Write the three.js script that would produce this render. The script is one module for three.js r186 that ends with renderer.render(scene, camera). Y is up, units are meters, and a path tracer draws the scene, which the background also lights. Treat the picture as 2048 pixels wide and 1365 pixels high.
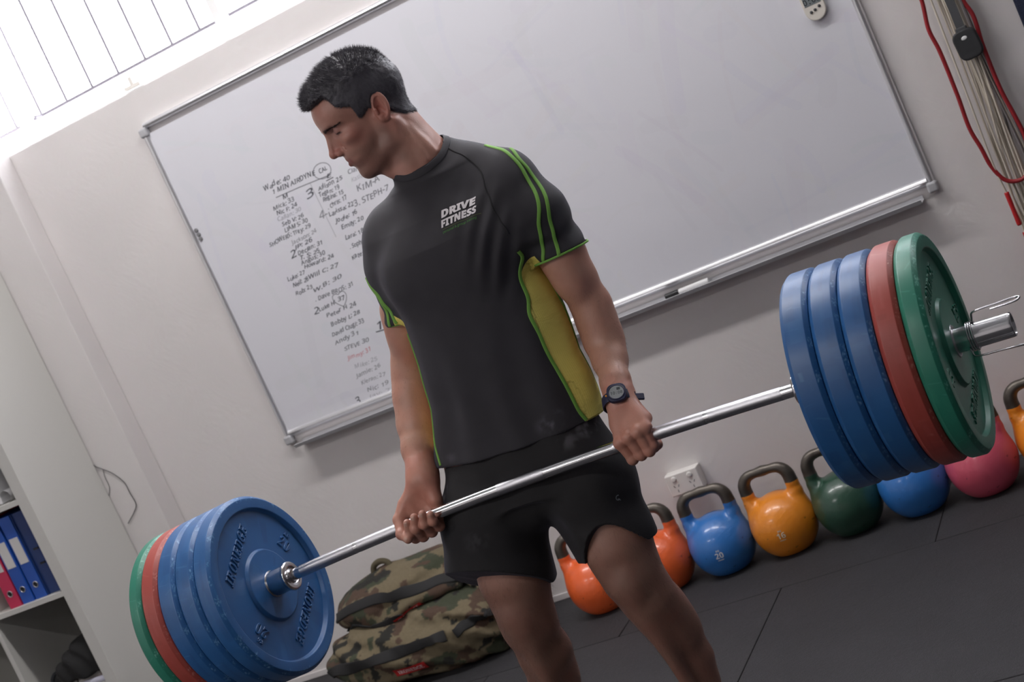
import * as THREE from 'three';
import { mergeGeometries } from 'three/addons/utils/BufferGeometryUtils.js';
import { RoundedBoxGeometry } from 'three/addons/geometries/RoundedBoxGeometry.js';
import { TextGeometry } from 'three/addons/geometries/TextGeometry.js';
import { FontLoader } from 'three/addons/loaders/FontLoader.js';
import { RectAreaLightUniformsLib } from 'three/addons/lights/RectAreaLightUniformsLib.js';

// ===== camera: hand held, rolled to the left; room axes: x along the whiteboard wall, y up, z out of that wall =====
const scene = new THREE.Scene();
const camera = new THREE.PerspectiveCamera(23.62708647, 2048 / 1365, 0.05, 60);
camera.position.set(3.13699963, 1.46105731, 4.88238834);
camera.rotation.set(-0.106288708, 0.421951593, -0.425659188, 'YXZ');
camera.focus = 3.5; camera.userData.fStop = 6.5;

// ===== sky outside the window, exposure =====
scene.background = new THREE.Color(0.93, 0.94, 1.0);
scene.backgroundIntensity = 9;
const renderer = new THREE.WebGLRenderer({ antialias: true });
renderer.toneMapping = THREE.LinearToneMapping;
renderer.toneMappingExposure = 1.0;
renderer.shadowMap.enabled = true;
RectAreaLightUniformsLib.init();

// ===== ceiling lamps: two rows of long fluorescent fittings; each tube panel glows and has a light of its size just below =====
const CEILING = 3.3;
const LAMPS = [[0.1, 1.05, 46], [1.6, 1.05, 42], [3.1, 1.05, 6], [-0.9, 4.4, 48], [1.2, 4.4, 44], [-0.9, 6.8, 40], [0.8, 6.8, 34]];   // x, z, intensity
const LAMP_COLOR = [1.0, 0.965, 0.955];
// ---------- signed distance helpers (metres, plain arrays) ----------
const { sqrt, min, max, abs, sin, cos, PI, hypot, exp, floor, sign } = Math;
const clamp = (x, a, b) => x < a ? a : x > b ? b : x, lerp = (a, b, t) => a + (b - a) * t;
const smooth = (a, b, x) => { const t = clamp((x - a) / (b - a), 0, 1); return t * t * (3 - 2 * t); };
const smin = (a, b, k) => { const h = max(k - abs(a - b), 0) / k; return min(a, b) - h * h * k * 0.25; };
const smax = (a, b, k) => -smin(-a, -b, k);
const cone = (x, y, z, a, b) => {                                  // a, b: [x, y, z, r]
  const ux = b[0] - a[0], uy = b[1] - a[1], uz = b[2] - a[2];
  const t = clamp(((x - a[0]) * ux + (y - a[1]) * uy + (z - a[2]) * uz) / (ux * ux + uy * uy + uz * uz), 0, 1);
  return hypot(x - a[0] - ux * t, y - a[1] - uy * t, z - a[2] - uz * t) - (a[3] + (b[3] - a[3]) * t);
};
const chain = (x, y, z, n, k) => { let d = cone(x, y, z, n[0], n[1]); for (let i = 2; i < n.length; i++) d = smin(d, cone(x, y, z, n[i - 1], n[i]), k); return d; };
const ell = (x, y, z, cx, cy, cz, rx, ry, rz) => {
  const a = (x - cx) / rx, b = (y - cy) / ry, c = (z - cz) / rz, k0 = hypot(a, b, c), k1 = hypot(a / rx, b / ry, c / rz);
  return k1 < 1e-9 ? -min(rx, ry, rz) : k0 * (k0 - 1) / k1;
};
const hash3 = (i, j, k) => { let h = (Math.imul(i, 374761393) + Math.imul(j, 668265263) + Math.imul(k, 2147483647 ^ 97531)) | 0; h = Math.imul(h ^ (h >>> 13), 1274126177); return ((h ^ (h >>> 16)) >>> 0) / 4294967296; };
const noise = (x, y, z) => {                                        // value noise, 0..1
  const i = floor(x), j = floor(y), k = floor(z), f = (t) => t * t * (3 - 2 * t), u = f(x - i), v = f(y - j), w = f(z - k);
  const L = (dj, dk) => lerp(hash3(i, j + dj, k + dk), hash3(i + 1, j + dj, k + dk), u);
  return lerp(lerp(L(0, 0), L(1, 0), v), lerp(L(0, 1), L(1, 1), v), w);
};
const fbm = (x, y, z, n = 4) => { let s = 0, a = 0.5, t = 0; for (let i = 0; i < n; i++) { s += a * noise(x, y, z); t += a; a *= 0.5; x = x * 2.03 + 7.1; y = y * 2.03 + 3.7; z = z * 2.03 + 1.3; } return s / t; };
const table = (rows) => (y) => {                                    // rows [y, ...values] rising in y, smooth between
  if (y <= rows[0][0]) return rows[0].slice(1);
  for (let i = 1; i < rows.length; i++) if (y <= rows[i][0]) { const t = (y - rows[i - 1][0]) / (rows[i][0] - rows[i - 1][0]); return rows[i].slice(1).map((v, c) => lerp(rows[i - 1][c + 1], v, t)); }
  return rows[rows.length - 1].slice(1);
};
const loft = (x, y, z, tab, y0, y1) => {                            // upright stack of ellipses [cx, cz, a, b]
  const [cx, cz, a, b] = tab(clamp(y, y0, y1)), d2 = ell(x, 0, z, cx, 0, cz, a, 10, b), dy = max(y0 - y, y - y1);
  return dy > 0 ? (d2 > 0 ? hypot(d2, dy) : dy) : max(d2, dy);
};

// ---------- the lifter's pose ----------
const HO = [1.563894, 1.655868, 1.57], HF = [-0.822394, -0.171837, 0.542347], HU = [-0.13093, 0.984872, 0.113509], HL = [0.553647, -0.022339, 0.832452];
const headLocal = (x, y, z) => { x -= HO[0]; y -= HO[1]; z -= HO[2]; return [(x * HF[0] + y * HF[1] + z * HF[2]) * 1000, (x * HU[0] + y * HU[1] + z * HU[2]) * 1000, (x * HL[0] + y * HL[1] + z * HL[2]) * 1000]; };
const headWorld = (f, u, l) => [0, 1, 2].map((i) => HO[i] + (HF[i] * f + HU[i] * u + HL[i] * l) / 1000);

// head in millimetres: f forward, u up, l to his left
function skullMM(f, u, l) {
  const m = abs(l);
  let d = ell(f, u, l, 4, 58, 0, 99, 86, 76);
  d = smin(d, ell(f, u, l, 68, 50, 0, 39, 44, 58), 30);              // forehead
  return d;
}
let EARS = true;
function headMM(f, u, l) {
  const m = abs(l);
  let d = skullMM(f, u, l);
  d = smin(d, ell(f, u, l, 40, -28, 0, 60, 78, 57), 25);             // face block
  d = smin(d, ell(f, u, m, 98, 32, 18, 9, 7, 24), 12);               // brow ridge
  d = smin(d, cone(f, u, m, [-8, -10, 57, 13], [2, -70, 50, 15]), 22);   // ramus
  d = smin(d, cone(f, u, m, [2, -70, 50, 14], [68, -94, 12, 15]), 20);   // jaw line
  d = smin(d, ell(f, u, l, 76, -93, 0, 15, 17, 19), 14);             // chin
  d = smin(d, ell(f, u, l, 34, -92, 0, 36, 22, 34), 20);             // under the chin
  d = smin(d, ell(f, u, m, 66, -8, 46, 20, 14, 16), 18);             // cheek bone
  d = smin(d, ell(f, u, l, 76, -50, 0, 19, 30, 27), 16);             // muzzle
  d = smax(d, -ell(f, u, m, 102, 18, 36, 15, 12, 19), 12);           // eye socket
  d = smin(d, ell(f, u, m, 78, 16, 33, 14.5, 13, 15), 3);            // lowered lid
  d = smax(d, -cone(f, u, m, [95, 13, 23, 0.9], [83, 9, 50, 0.8]), 1.6);   // lid slit
  d = smin(d, cone(f, u, l, [98, 27, 0, 9], [116, -18, 0, 8.5]), 10);  // bridge
  d = smin(d, cone(f, u, l, [92, 12, 0, 12], [101, -22, 0, 14]), 5);   // nose root to base
  d = smin(d, ell(f, u, l, 117, -23, 0, 10.5, 9.5, 10.5), 6);        // tip
  d = smin(d, ell(f, u, m, 103, -27, 12, 10.5, 8, 6.5), 6);            // wings
  d = smax(d, -ell(f, u, m, 108, -37, 6.5, 6, 3.4, 2.6), 1.5);             // nostrils
  d = smax(d, -cone(f, u, m, [93, -18, 24, 1], [82, -42, 31, 1.2]), 6);  // fold beside the nose
  d = smin(d, cone(f, u, m, [95, -47, 0, 5.5], [77, -52, 23, 3]), 5);  // upper lip
  d = smin(d, cone(f, u, m, [96, -61, 0, 6.5], [77, -55, 22, 3]), 5);    // lower lip
  d = smax(d, -ell(f, u, l, 100, -76, 0, 7, 6, 18), 8);               // hollow over the chin
  d = smax(d, -cone(f, u, m, [101, -54.5, 0, 2.2], [78, -52.5, 23, 0.8]), 1.5);   // parted mouth
  // ears
  if (EARS && m > 50 && f < 30 && f > -70 && u > -50 && u < 60) {
    const ef = f + 19, eu = u - 8, a = -0.22, cf = ef * cos(a) - eu * sin(a), cu = ef * sin(a) + eu * cos(a), em = m - 71 - max(0, -cf) * 0.32;
    let e = ell(cf, cu, em, 0, 0, 0, 18.5, 33, 7.5);
    e = smax(e, -ell(cf, cu, em, 2, -2, 7, 13.5, 26, 9), 2);        // hollow inside the helix
    e = smin(e, cone(cf, cu, em, [-3, 17, 0.5, 2.4], [-7.5, -8, 0.5, 2.8]), 3);  // antihelix
    e = smax(e, -ell(cf, cu, em, 4, -5, 4, 7, 10, 11), 1.5);           // concha
    e = smin(e, cone(cf, cu, em, [14, -4, 2, 3.2], [12, -12, 2, 3]), 3);  // tragus
    e = smin(e, ell(cf, cu, em, 4, -25, 2, 9, 9, 4), 4);             // lobe
    d = smin(d, e, 5);
  }
  return d;
}
const headSDF = (x, y, z) => { const [f, u, l] = headLocal(x, y, z); return headMM(f, u, l) / 1000; };

// limbs, each node [x, y, z, r]
const ARM_L = [[1.775, 1.355, 1.54, 0.050], [1.81, 1.30, 1.545, 0.050], [1.833, 1.204, 1.54, 0.050], [1.837, 1.148, 1.535, 0.0445], [1.843, 1.077, 1.53, 0.0425], [1.839, 1.037, 1.53, 0.042], [1.839, 0.995, 1.54, 0.0415], [1.848, 0.956, 1.575, 0.0365], [1.862, 0.914, 1.635, 0.0305], [1.867, 0.888, 1.66, 0.0298]];
const ARM_R = [[1.465, 1.355, 1.50, 0.050], [1.442, 1.31, 1.50, 0.050], [1.398, 1.232, 1.495, 0.050], [1.378, 1.163, 1.49, 0.0465], [1.355, 1.099, 1.488, 0.048], [1.343, 1.061, 1.493, 0.0495], [1.336, 1.026, 1.508, 0.0495], [1.329, 0.973, 1.542, 0.0455], [1.329, 0.922, 1.588, 0.0375], [1.336, 0.883, 1.63, 0.0315], [1.341, 0.86, 1.652, 0.031]];
const LEG_R = [[1.475, 0.88, 1.57, 0.095], [1.445, 0.74, 1.585, 0.09], [1.421, 0.564, 1.60, 0.077], [1.413, 0.49, 1.605, 0.0625], [1.406, 0.444, 1.60, 0.059], [1.396, 0.36, 1.57, 0.058], [1.377, 0.282, 1.55, 0.054], [1.36, 0.18, 1.545, 0.046], [1.35, 0.10, 1.545, 0.037]];
const LEG_L = [[1.655, 0.88, 1.57, 0.095], [1.69, 0.74, 1.585, 0.088], [1.70, 0.562, 1.61, 0.0715], [1.702, 0.49, 1.615, 0.064], [1.712, 0.422, 1.605, 0.058], [1.717, 0.368, 1.585, 0.0545], [1.722, 0.318, 1.568, 0.050], [1.726, 0.239, 1.55, 0.042], [1.72, 0.18, 1.548, 0.037], [1.716, 0.10, 1.548, 0.037]];
// hands: wrist, then five chains of knuckles
const bone = (s, n) => ({ s, n });
const HAND_R = {
  palm: [[[1.330, 0.868, 1.652, 0.0215], [1.296, 0.797, 1.672, 0.0125]], [[1.336, 0.868, 1.65, 0.022], [1.315, 0.793, 1.668, 0.0125]], [[1.345, 0.866, 1.65, 0.022], [1.338, 0.793, 1.668, 0.012]], [[1.352, 0.862, 1.652, 0.021], [1.357, 0.797, 1.672, 0.0115]], [[1.322, 0.86, 1.657, 0.02], [1.283, 0.822, 1.676, 0.0165]], [[1.292, 0.812, 1.674, 0.013], [1.276, 0.805, 1.690, 0.012]], [[1.29, 0.83, 1.672, 0.013], [1.30, 0.80, 1.676, 0.012]], [[1.358, 0.85, 1.662, 0.017], [1.362, 0.815, 1.676, 0.0155]]],
  fingers: [
    [[1.296, 0.797, 1.672, 0.0130], [1.288, 0.752, 1.703, 0.0119], [1.295, 0.77, 1.73, 0.0105], [1.3035, 0.797, 1.7355, 0.0091]],
    [[1.315, 0.793, 1.668, 0.0132], [1.3095, 0.7505, 1.706, 0.0123], [1.318, 0.778, 1.7365, 0.0108], [1.327, 0.804, 1.7375, 0.0095]],
    [[1.338, 0.793, 1.668, 0.0130], [1.335, 0.7535, 1.706, 0.0119], [1.342, 0.781, 1.7355, 0.0106], [1.3495, 0.805, 1.737, 0.0092]],
    [[1.357, 0.797, 1.672, 0.0119], [1.3575, 0.759, 1.704, 0.0108], [1.3625, 0.780, 1.731, 0.0097], [1.3665, 0.797, 1.7345, 0.0086]],
    [[1.283, 0.826, 1.675, 0.0176], [1.266, 0.802, 1.697, 0.0138], [1.272, 0.775, 1.7255, 0.0119], [1.291, 0.762, 1.741, 0.0101]]],
};
const HAND_L = {
  palm: [[[1.86, 0.888, 1.664, 0.021], [1.854, 0.806, 1.7335, 0.0125]], [[1.866, 0.888, 1.663, 0.022], [1.879, 0.812, 1.7385, 0.0125]], [[1.872, 0.887, 1.662, 0.022], [1.9025, 0.816, 1.736, 0.012]], [[1.88, 0.885, 1.662, 0.020], [1.923, 0.818, 1.73, 0.0115]], [[1.858, 0.87, 1.672, 0.02], [1.852, 0.835, 1.70, 0.017]], [[1.886, 0.865, 1.675, 0.016], [1.918, 0.832, 1.704, 0.0145]]],
  fingers: [
    [[1.854, 0.806, 1.7335, 0.0128], [1.863, 0.763, 1.7285, 0.0112], [1.866, 0.763, 1.700, 0.0095], [1.864, 0.787, 1.684, 0.0085]],
    [[1.879, 0.812, 1.7385, 0.0130], [1.886, 0.7665, 1.7315, 0.0114], [1.888, 0.764, 1.701, 0.0098], [1.888, 0.786, 1.683, 0.0086]],
    [[1.9025, 0.816, 1.736, 0.0124], [1.9065, 0.7680, 1.7305, 0.0110], [1.908, 0.766, 1.702, 0.0095], [1.908, 0.786, 1.684, 0.0084]],
    [[1.916, 0.817, 1.73, 0.0116], [1.917, 0.7765, 1.7255, 0.0100], [1.918, 0.769, 1.702, 0.0088], [1.918, 0.785, 1.686, 0.0078]],
    [[1.848, 0.84, 1.695, 0.0150], [1.841, 0.812, 1.688, 0.0122], [1.858, 0.79, 1.682, 0.0105], [1.878, 0.776, 1.676, 0.0090]]],
};
function handSDF(x, y, z, H) {
  let d = 1;
  for (const s of H.palm) d = smin(d, cone(x, y, z, s[0], s[1]), 0.012);
  for (const n of H.fingers) {
    let e = cone(x, y, z, n[0], n[1]);
    e = smin(e, cone(x, y, z, n[1], n[2]), 0.004); e = smin(e, cone(x, y, z, n[2], n[3]), 0.004);
    for (let i = 1; i < 3; i++) e = smin(e, hypot(x - n[i][0], y - n[i][1], z - n[i][2]) - n[i][3] * 1.06, 0.006);   // knuckles
    d = smin(d, e, 0.0035);
  }
  for (let i = 0; i < 4; i++) { const n = H.fingers[i][0]; d = smin(d, hypot(x - n[0], y - n[1], z - n[2]) - n[3] * 1.08, 0.007); }
  return d;
}
const TRUNK = table([[0.84, 1.565, 1.572, 0.165, 0.10], [0.95, 1.572, 1.568, 0.16, 0.10], [1.08, 1.592, 1.558, 0.15, 0.10], [1.2, 1.605, 1.545, 0.155, 0.112], [1.32, 1.615, 1.535, 0.165, 0.113], [1.40, 1.62, 1.525, 0.15, 0.095], [1.46, 1.622, 1.522, 0.09, 0.07]]);
function bodySDF(x, y, z) {
  let d = 1;
  if (y > 0.75 && y < 1.62) {
    d = loft(x, y, z, TRUNK, 0.85, 1.44);
    d = smin(d, cone(x, y, z, [1.66, 1.468, 1.505, 0.045], [1.76, 1.39, 1.53, 0.042]), 0.04);     // trapezius
    d = smin(d, cone(x, y, z, [1.585, 1.44, 1.505, 0.042], [1.48, 1.385, 1.50, 0.040]), 0.04);
  }
  if (y > 1.3) {
    const neck = [[1.628, 1.43, 1.527, 0.068], [1.607, 1.53, 1.542, 0.0605], [1.588, 1.64, 1.552, 0.056]];
    d = smin(d, chain(x, y, z, neck, 0.02), 0.045);
    d = smin(d, cone(x, y, z, [1.65, 1.47, 1.503, 0.04], [1.608, 1.62, 1.53, 0.033]), 0.03);       // nape
    d = smin(d, cone(x, y, z, [1.622, 1.622, 1.602, 0.0125], [1.602, 1.49, 1.588, 0.010]), 0.022); // the taut neck muscle on his left
    d = smin(d, cone(x, y, z, [1.634, 1.60, 1.577, 0.007], [1.664, 1.528, 1.566, 0.008]), 0.014); // cords behind it
    d = smin(d, cone(x, y, z, [1.628, 1.612, 1.59, 0.006], [1.648, 1.52, 1.585, 0.0065]), 0.012);
    d = smin(d, ell(x, y, z, 1.557, 1.535, 1.586, 0.013, 0.018, 0.015), 0.02);                      // throat
    const hd = hypot(x - HO[0], y - HO[1] - 0.02, z - HO[2]);
    d = hd < 0.19 ? smin(d, headSDF(x, y, z), 0.016) : min(d, hd - 0.15);
  }
  if (y > 0.7) {
    if (x > 1.68) {
      let a = chain(x, y, z, ARM_L, 0.02);
      a = smin(a, ell(x, y, z, 1.836, 1.17, 1.562, 0.040, 0.075, 0.034), 0.02);                      // biceps
      a = smin(a, ell(x, y, z, 1.852, 1.02, 1.548, 0.032, 0.07, 0.034), 0.02);                     // brachioradialis
      if (y < 0.95) a = smin(a, handSDF(x, y, z, HAND_L), 0.02);
      d = smin(d, a, y > 1.25 ? 0.04 : 0.006);
    }
    if (x < 1.52) {
      let a = chain(x, y, z, ARM_R, 0.02);
      a = smin(a, ell(x, y, z, 1.382, 1.18, 1.515, 0.038, 0.07, 0.034), 0.02);
      a = smin(a, ell(x, y, z, 1.328, 1.0, 1.53, 0.032, 0.07, 0.034), 0.02);
      if (y < 0.91) {                                                                               // tendons of the straining wrist
        a = smin(a, cone(x, y, z, [1.327, 0.93, 1.622, 0.005], [1.335, 0.866, 1.674, 0.0045]), 0.008);
        a = smin(a, cone(x, y, z, [1.342, 0.94, 1.616, 0.005], [1.349, 0.866, 1.674, 0.0042]), 0.008);
        a = smin(a, handSDF(x, y, z, HAND_R), 0.02);
      }
      d = smin(d, a, y > 1.25 ? 0.04 : 0.006);
    }
  }
  if (y < 1.02) {
    for (const [n, s] of [[LEG_R, -1], [LEG_L, 1]]) {
      let a = chain(x, y, z, n, 0.03);
      const k = n[3], c = n[5];
      a = smin(a, ell(x, y, z, k[0], 0.487, k[2] + 0.045, 0.034, 0.038, 0.03), 0.03);               // kneecap
      a = smin(a, ell(x, y, z, k[0] - s * 0.026, 0.555, k[2] + 0.03, 0.034, 0.055, 0.033), 0.03);   // inner thigh over the knee
      a = smin(a, cone(x, y, z, [k[0], 0.45, k[2] + 0.042, 0.018], [c[0], 0.2, c[2] + 0.03, 0.014]), 0.03);  // shin
      a = smin(a, ell(x, y, z, c[0] + s * 0.006, 0.345, c[2] - 0.03, 0.043, 0.10, 0.042), 0.03);     // calf
      d = smin(d, a, y > 0.8 ? 0.03 : 0.004);
    }
  }
  return d;
}
// ---------- clothes ----------
const SHIRT = table([[0.82, 1.556, 1.574, 0.220, 0.125], [0.86, 1.562, 1.572, 0.221, 0.124], [0.90, 1.574, 1.57, 0.215, 0.121], [0.95, 1.585, 1.568, 0.204, 0.12], [1.0, 1.591, 1.565, 0.193, 0.12], [1.05, 1.596, 1.56, 0.191, 0.122], [1.1, 1.602, 1.555, 0.188, 0.125], [1.15, 1.603, 1.55, 0.185, 0.128], [1.2, 1.602, 1.545, 0.18, 0.131], [1.27, 1.606, 1.54, 0.178, 0.134], [1.34, 1.613, 1.534, 0.172, 0.127], [1.40, 1.62, 1.527, 0.16, 0.112], [1.46, 1.624, 1.524, 0.11, 0.085], [1.5, 1.625, 1.522, 0.08, 0.075]]);
const SLEEVE_L = [[1.782, 1.368, 1.54, 0.074], [1.812, 1.31, 1.545, 0.071], [1.831, 1.205, 1.54, 0.0575], [1.836, 1.12, 1.536, 0.054]];
const SLEEVE_R = [[1.458, 1.378, 1.503, 0.078], [1.440, 1.325, 1.50, 0.0765], [1.414, 1.215, 1.497, 0.0575], [1.394, 1.13, 1.493, 0.054]];
const neckPlane = (x, y, z) => y - (1.508 - 0.091 * (x - 1.604) - 0.453 * (z - 1.608));
const shirtHem = (x, z) => 0.862 - 0.05 * (x - 1.57);
function shirtSDF(x, y, z, whole = false) {
  let d = loft(x, y, z, SHIRT, 0.80, 1.475);
  d = smin(d, cone(x, y, z, [1.66, 1.492, 1.505, 0.056], [1.775, 1.418, 1.530, 0.062]), 0.05);
  d = smin(d, cone(x, y, z, [1.59, 1.458, 1.51, 0.056], [1.48, 1.410, 1.503, 0.060]), 0.05);
  d = smin(d, ell(x, y, z, 1.70, 1.30, 1.61, 0.085, 0.075, 0.05), 0.06);         // chest
  d = smin(d, ell(x, y, z, 1.53, 1.30, 1.60, 0.085, 0.075, 0.05), 0.06);
  const k = y > 1.28 ? 0.05 : lerp(0.012, 0.05, smooth(1.15, 1.28, y));
  let sl = chain(x, y, z, SLEEVE_L, 0.03), sr = chain(x, y, z, SLEEVE_R, 0.03);
  sl -= 0.0022 * sin(y * 120 + x * 40 + z * 60) * smooth(1.34, 1.22, y); sr -= 0.0022 * sin(y * 120 - x * 40 + z * 60) * smooth(1.34, 1.22, y);
  d = smin(d, smax(sl, 1.212 - y, 0.004), k);
  d = smin(d, smax(sr, 1.206 - 0.05 * (x - 1.385) - y, 0.004), k);
  d = smin(d, chain(x, y, z, [[1.628, 1.43, 1.527, 0.075], [1.605, 1.55, 1.542, 0.069]], 0.02), 0.03);
  // folds: long soft ones falling from the chest, a bunched ring over the hips, creases at the armpits
  const a = Math.atan2(z - 1.55, x - 1.6), low = smooth(1.25, 0.9, y);
  d -= 0.0035 * low * sin(a * 9 + 3 * noise(x * 5, y * 4, z * 5) + (y - 0.9) * 6) + 0.004 * (noise(x * 9, y * 5, z * 9) - 0.5) + 0.0025 * (noise(x * 22, y * 13, z * 22) - 0.5);
  const pit = exp(-(((x - 1.735) / 0.05) ** 2 + ((y - 1.3) / 0.09) ** 2));
  d += 0.004 * pit * sin((x - 1.735) * 150 - (y - 1.3) * 90);
  if (whole) return d;
  d = smax(d, neckPlane(x, y, z), 0.004);
  return smax(d, shirtHem(x, z) - y, 0.005);
}
const HIPS = table([[0.70, 1.56, 1.585, 0.17, 0.12], [0.80, 1.567, 1.58, 0.195, 0.120], [0.86, 1.566, 1.576, 0.196, 0.113], [0.89, 1.568, 1.574, 0.185, 0.102], [0.96, 1.575, 1.568, 0.168, 0.098]]);
function shortsSDF(x, y, z) {
  let d = loft(x, y, z, HIPS, 0.74, 0.95);
  d = smin(d, chain(x, y, z, [[1.475, 0.80, 1.582, 0.104], [1.435, 0.72, 1.592, 0.118], [1.395, 0.58, 1.60, 0.122], [1.365, 0.46, 1.60, 0.124]], 0.03), 0.03);
  d = smin(d, chain(x, y, z, [[1.655, 0.80, 1.582, 0.102], [1.688, 0.72, 1.595, 0.100], [1.697, 0.58, 1.605, 0.089], [1.697, 0.46, 1.602, 0.086]], 0.03), y > 0.7 ? 0.03 : 0.008);
  d = smin(d, ell(x, y, z, 1.572, 0.742, 1.588, 0.085, 0.088, 0.105), 0.03);
  d = smin(d, cone(x, y, z, [1.612, 0.715, 1.60, 0.052], [1.655, 0.575, 1.612, 0.055]), 0.015);
  d = smax(d, shortsHem(x, z) - y, 0.003); d = smax(d, y - 0.868, 0.004);
  d -= 0.005 * (noise(x * 10 + 3, y * 5, z * 10) - 0.5) + 0.004 * (noise(x * 20, y * 12 + x * 14, z * 20) - 0.5) + 0.003 * sin(x * 40 + y * 22 + 4 * noise(x * 6, y * 6, z * 6)) * smooth(0.9, 0.7, y);
  return d;
}
const shortsHem = (x, z) => x < 1.572 ? max(0.522, 0.56 - 0.362 * (x - 1.40) + 0.65 * (z - 1.60)) : max(0.558, 0.638 - 13 * (x - 1.712) ** 2 + 0.3 * (z - 1.69));
// ---------- surface nets on a sparse grid, then vertices pulled onto the surface ----------
function surfaceNets(sdf, lo, hi, h, pull = 2) {
  const n = [0, 1, 2].map((i) => Math.ceil((hi[i] - lo[i]) / h) + 2), [nx, ny, nz] = n, B = 5;
  const val = new Float32Array(nx * ny * nz).fill(1), at = (i, j, k) => (k * ny + j) * nx + i;
  for (let K = 0; K < nz; K += B) for (let J = 0; J < ny; J += B) for (let I = 0; I < nx; I += B) {
    const c = sdf(lo[0] + (I + B / 2 - 0.5) * h, lo[1] + (J + B / 2 - 0.5) * h, lo[2] + (K + B / 2 - 0.5) * h), far = abs(c) > B * h * 1.9;
    for (let k = K; k < min(K + B, nz); k++) for (let j = J; j < min(J + B, ny); j++) for (let i = I; i < min(I + B, nx); i++)
      val[at(i, j, k)] = far ? c : sdf(lo[0] + i * h, lo[1] + j * h, lo[2] + k * h);
  }
  const pos = [], idx = [], cell = new Int32Array(nx * ny * nz).fill(-1);
  const E = [[0, 1], [2, 3], [4, 5], [6, 7], [0, 2], [1, 3], [4, 6], [5, 7], [0, 4], [1, 5], [2, 6], [3, 7]], v = new Float32Array(8);
  for (let k = 0; k < nz - 1; k++) for (let j = 0; j < ny - 1; j++) for (let i = 0; i < nx - 1; i++) {
    let inside = 0;
    for (let c = 0; c < 8; c++) { v[c] = val[at(i + (c & 1), j + ((c >> 1) & 1), k + (c >> 2))]; if (v[c] < 0) inside++; }
    if (!inside || inside === 8) continue;
    let sx = 0, sy = 0, sz = 0, m = 0;
    for (const [a, b] of E) if ((v[a] < 0) !== (v[b] < 0)) { const t = v[a] / (v[a] - v[b]); sx += (a & 1) + t * ((b & 1) - (a & 1)); sy += ((a >> 1) & 1) + t * (((b >> 1) & 1) - ((a >> 1) & 1)); sz += (a >> 2) + t * ((b >> 2) - (a >> 2)); m++; }
    cell[at(i, j, k)] = pos.length / 3; pos.push(lo[0] + (i + sx / m) * h, lo[1] + (j + sy / m) * h, lo[2] + (k + sz / m) * h);
  }
  const quad = (a, b, c, d, flip) => { if (a < 0 || b < 0 || c < 0 || d < 0) return; flip ? idx.push(a, c, b, a, d, c) : idx.push(a, b, c, a, c, d); };
  for (let k = 1; k < nz - 1; k++) for (let j = 1; j < ny - 1; j++) for (let i = 1; i < nx - 1; i++) {
    const s = val[at(i, j, k)] < 0;
    if (s !== val[at(i + 1, j, k)] < 0) quad(cell[at(i, j - 1, k - 1)], cell[at(i, j, k - 1)], cell[at(i, j, k)], cell[at(i, j - 1, k)], !s);
    if (s !== val[at(i, j + 1, k)] < 0) quad(cell[at(i - 1, j, k - 1)], cell[at(i - 1, j, k)], cell[at(i, j, k)], cell[at(i, j, k - 1)], !s);
    if (s !== val[at(i, j, k + 1)] < 0) quad(cell[at(i - 1, j - 1, k)], cell[at(i, j - 1, k)], cell[at(i, j, k)], cell[at(i - 1, j, k)], !s);
  }
  const P = new Float32Array(pos), N = new Float32Array(pos.length), e = h * 0.35;
  for (let q = 0; q < P.length; q += 3) {
    let x = P[q], y = P[q + 1], z = P[q + 2];
    for (let r = 0; r <= pull; r++) {
      const gx = sdf(x + e, y, z) - sdf(x - e, y, z), gy = sdf(x, y + e, z) - sdf(x, y - e, z), gz = sdf(x, y, z + e) - sdf(x, y, z - e), g = hypot(gx, gy, gz) || 1;
      if (r === pull) { N[q] = gx / g; N[q + 1] = gy / g; N[q + 2] = gz / g; break; }
      const s = clamp(sdf(x, y, z) / max(g / (2 * e), 0.3), -h * 0.6, h * 0.6);
      x -= gx / g * s; y -= gy / g * s; z -= gz / g * s;
    }
    P[q] = x; P[q + 1] = y; P[q + 2] = z;
  }
  return { P, N, I: idx };
}
// ---------- building helpers ----------
const taken = new Map();
const numbered = (name) => { const n = taken.get(name) ?? 0; taken.set(name, n + 1); return n ? `${name}_${String(n).padStart(3, '0')}` : name; };
const thing = (name, label, category, pos = [0, 0, 0], turn = 0, group) => {
  const o = new THREE.Group(); o.name = numbered(name); o.position.set(...pos); o.rotation.y = turn;
  o.userData = { label, category }; if (group) o.userData.group = group;
  scene.add(o); return o;
};
const mesh = (name, geo, mat, parent, label) => {
  const m = new THREE.Mesh(Array.isArray(geo) ? join(geo) : geo, mat); m.name = parent ? name : numbered(name); m.castShadow = m.receiveShadow = true;
  (parent ?? scene).add(m); if (label) m.userData.label = label; return m;
};
const structure = (name, geo, mat, parent) => { const m = mesh(name, geo, mat, parent); if (!parent) m.userData.kind = 'structure'; return m; };
const join = (gs) => mergeGeometries(gs.map((g) => { const k = g.index ? g.toNonIndexed() : g.clone(); for (const a of Object.keys(k.attributes)) if (!['position', 'normal', 'uv'].includes(a)) k.deleteAttribute(a); if (!k.attributes.uv) k.setAttribute('uv', new THREE.BufferAttribute(new Float32Array(k.attributes.position.count * 2), 2)); return k; }));
const box = (x0, x1, y0, y1, z0, z1, r = 0, seg = 2) => {
  const w = x1 - x0, h = y1 - y0, d = z1 - z0, g = r ? new RoundedBoxGeometry(w, h, d, seg, r) : new THREE.BoxGeometry(w, h, d);
  return boxUV(g.translate((x0 + x1) / 2, (y0 + y1) / 2, (z0 + z1) / 2));
};
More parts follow.
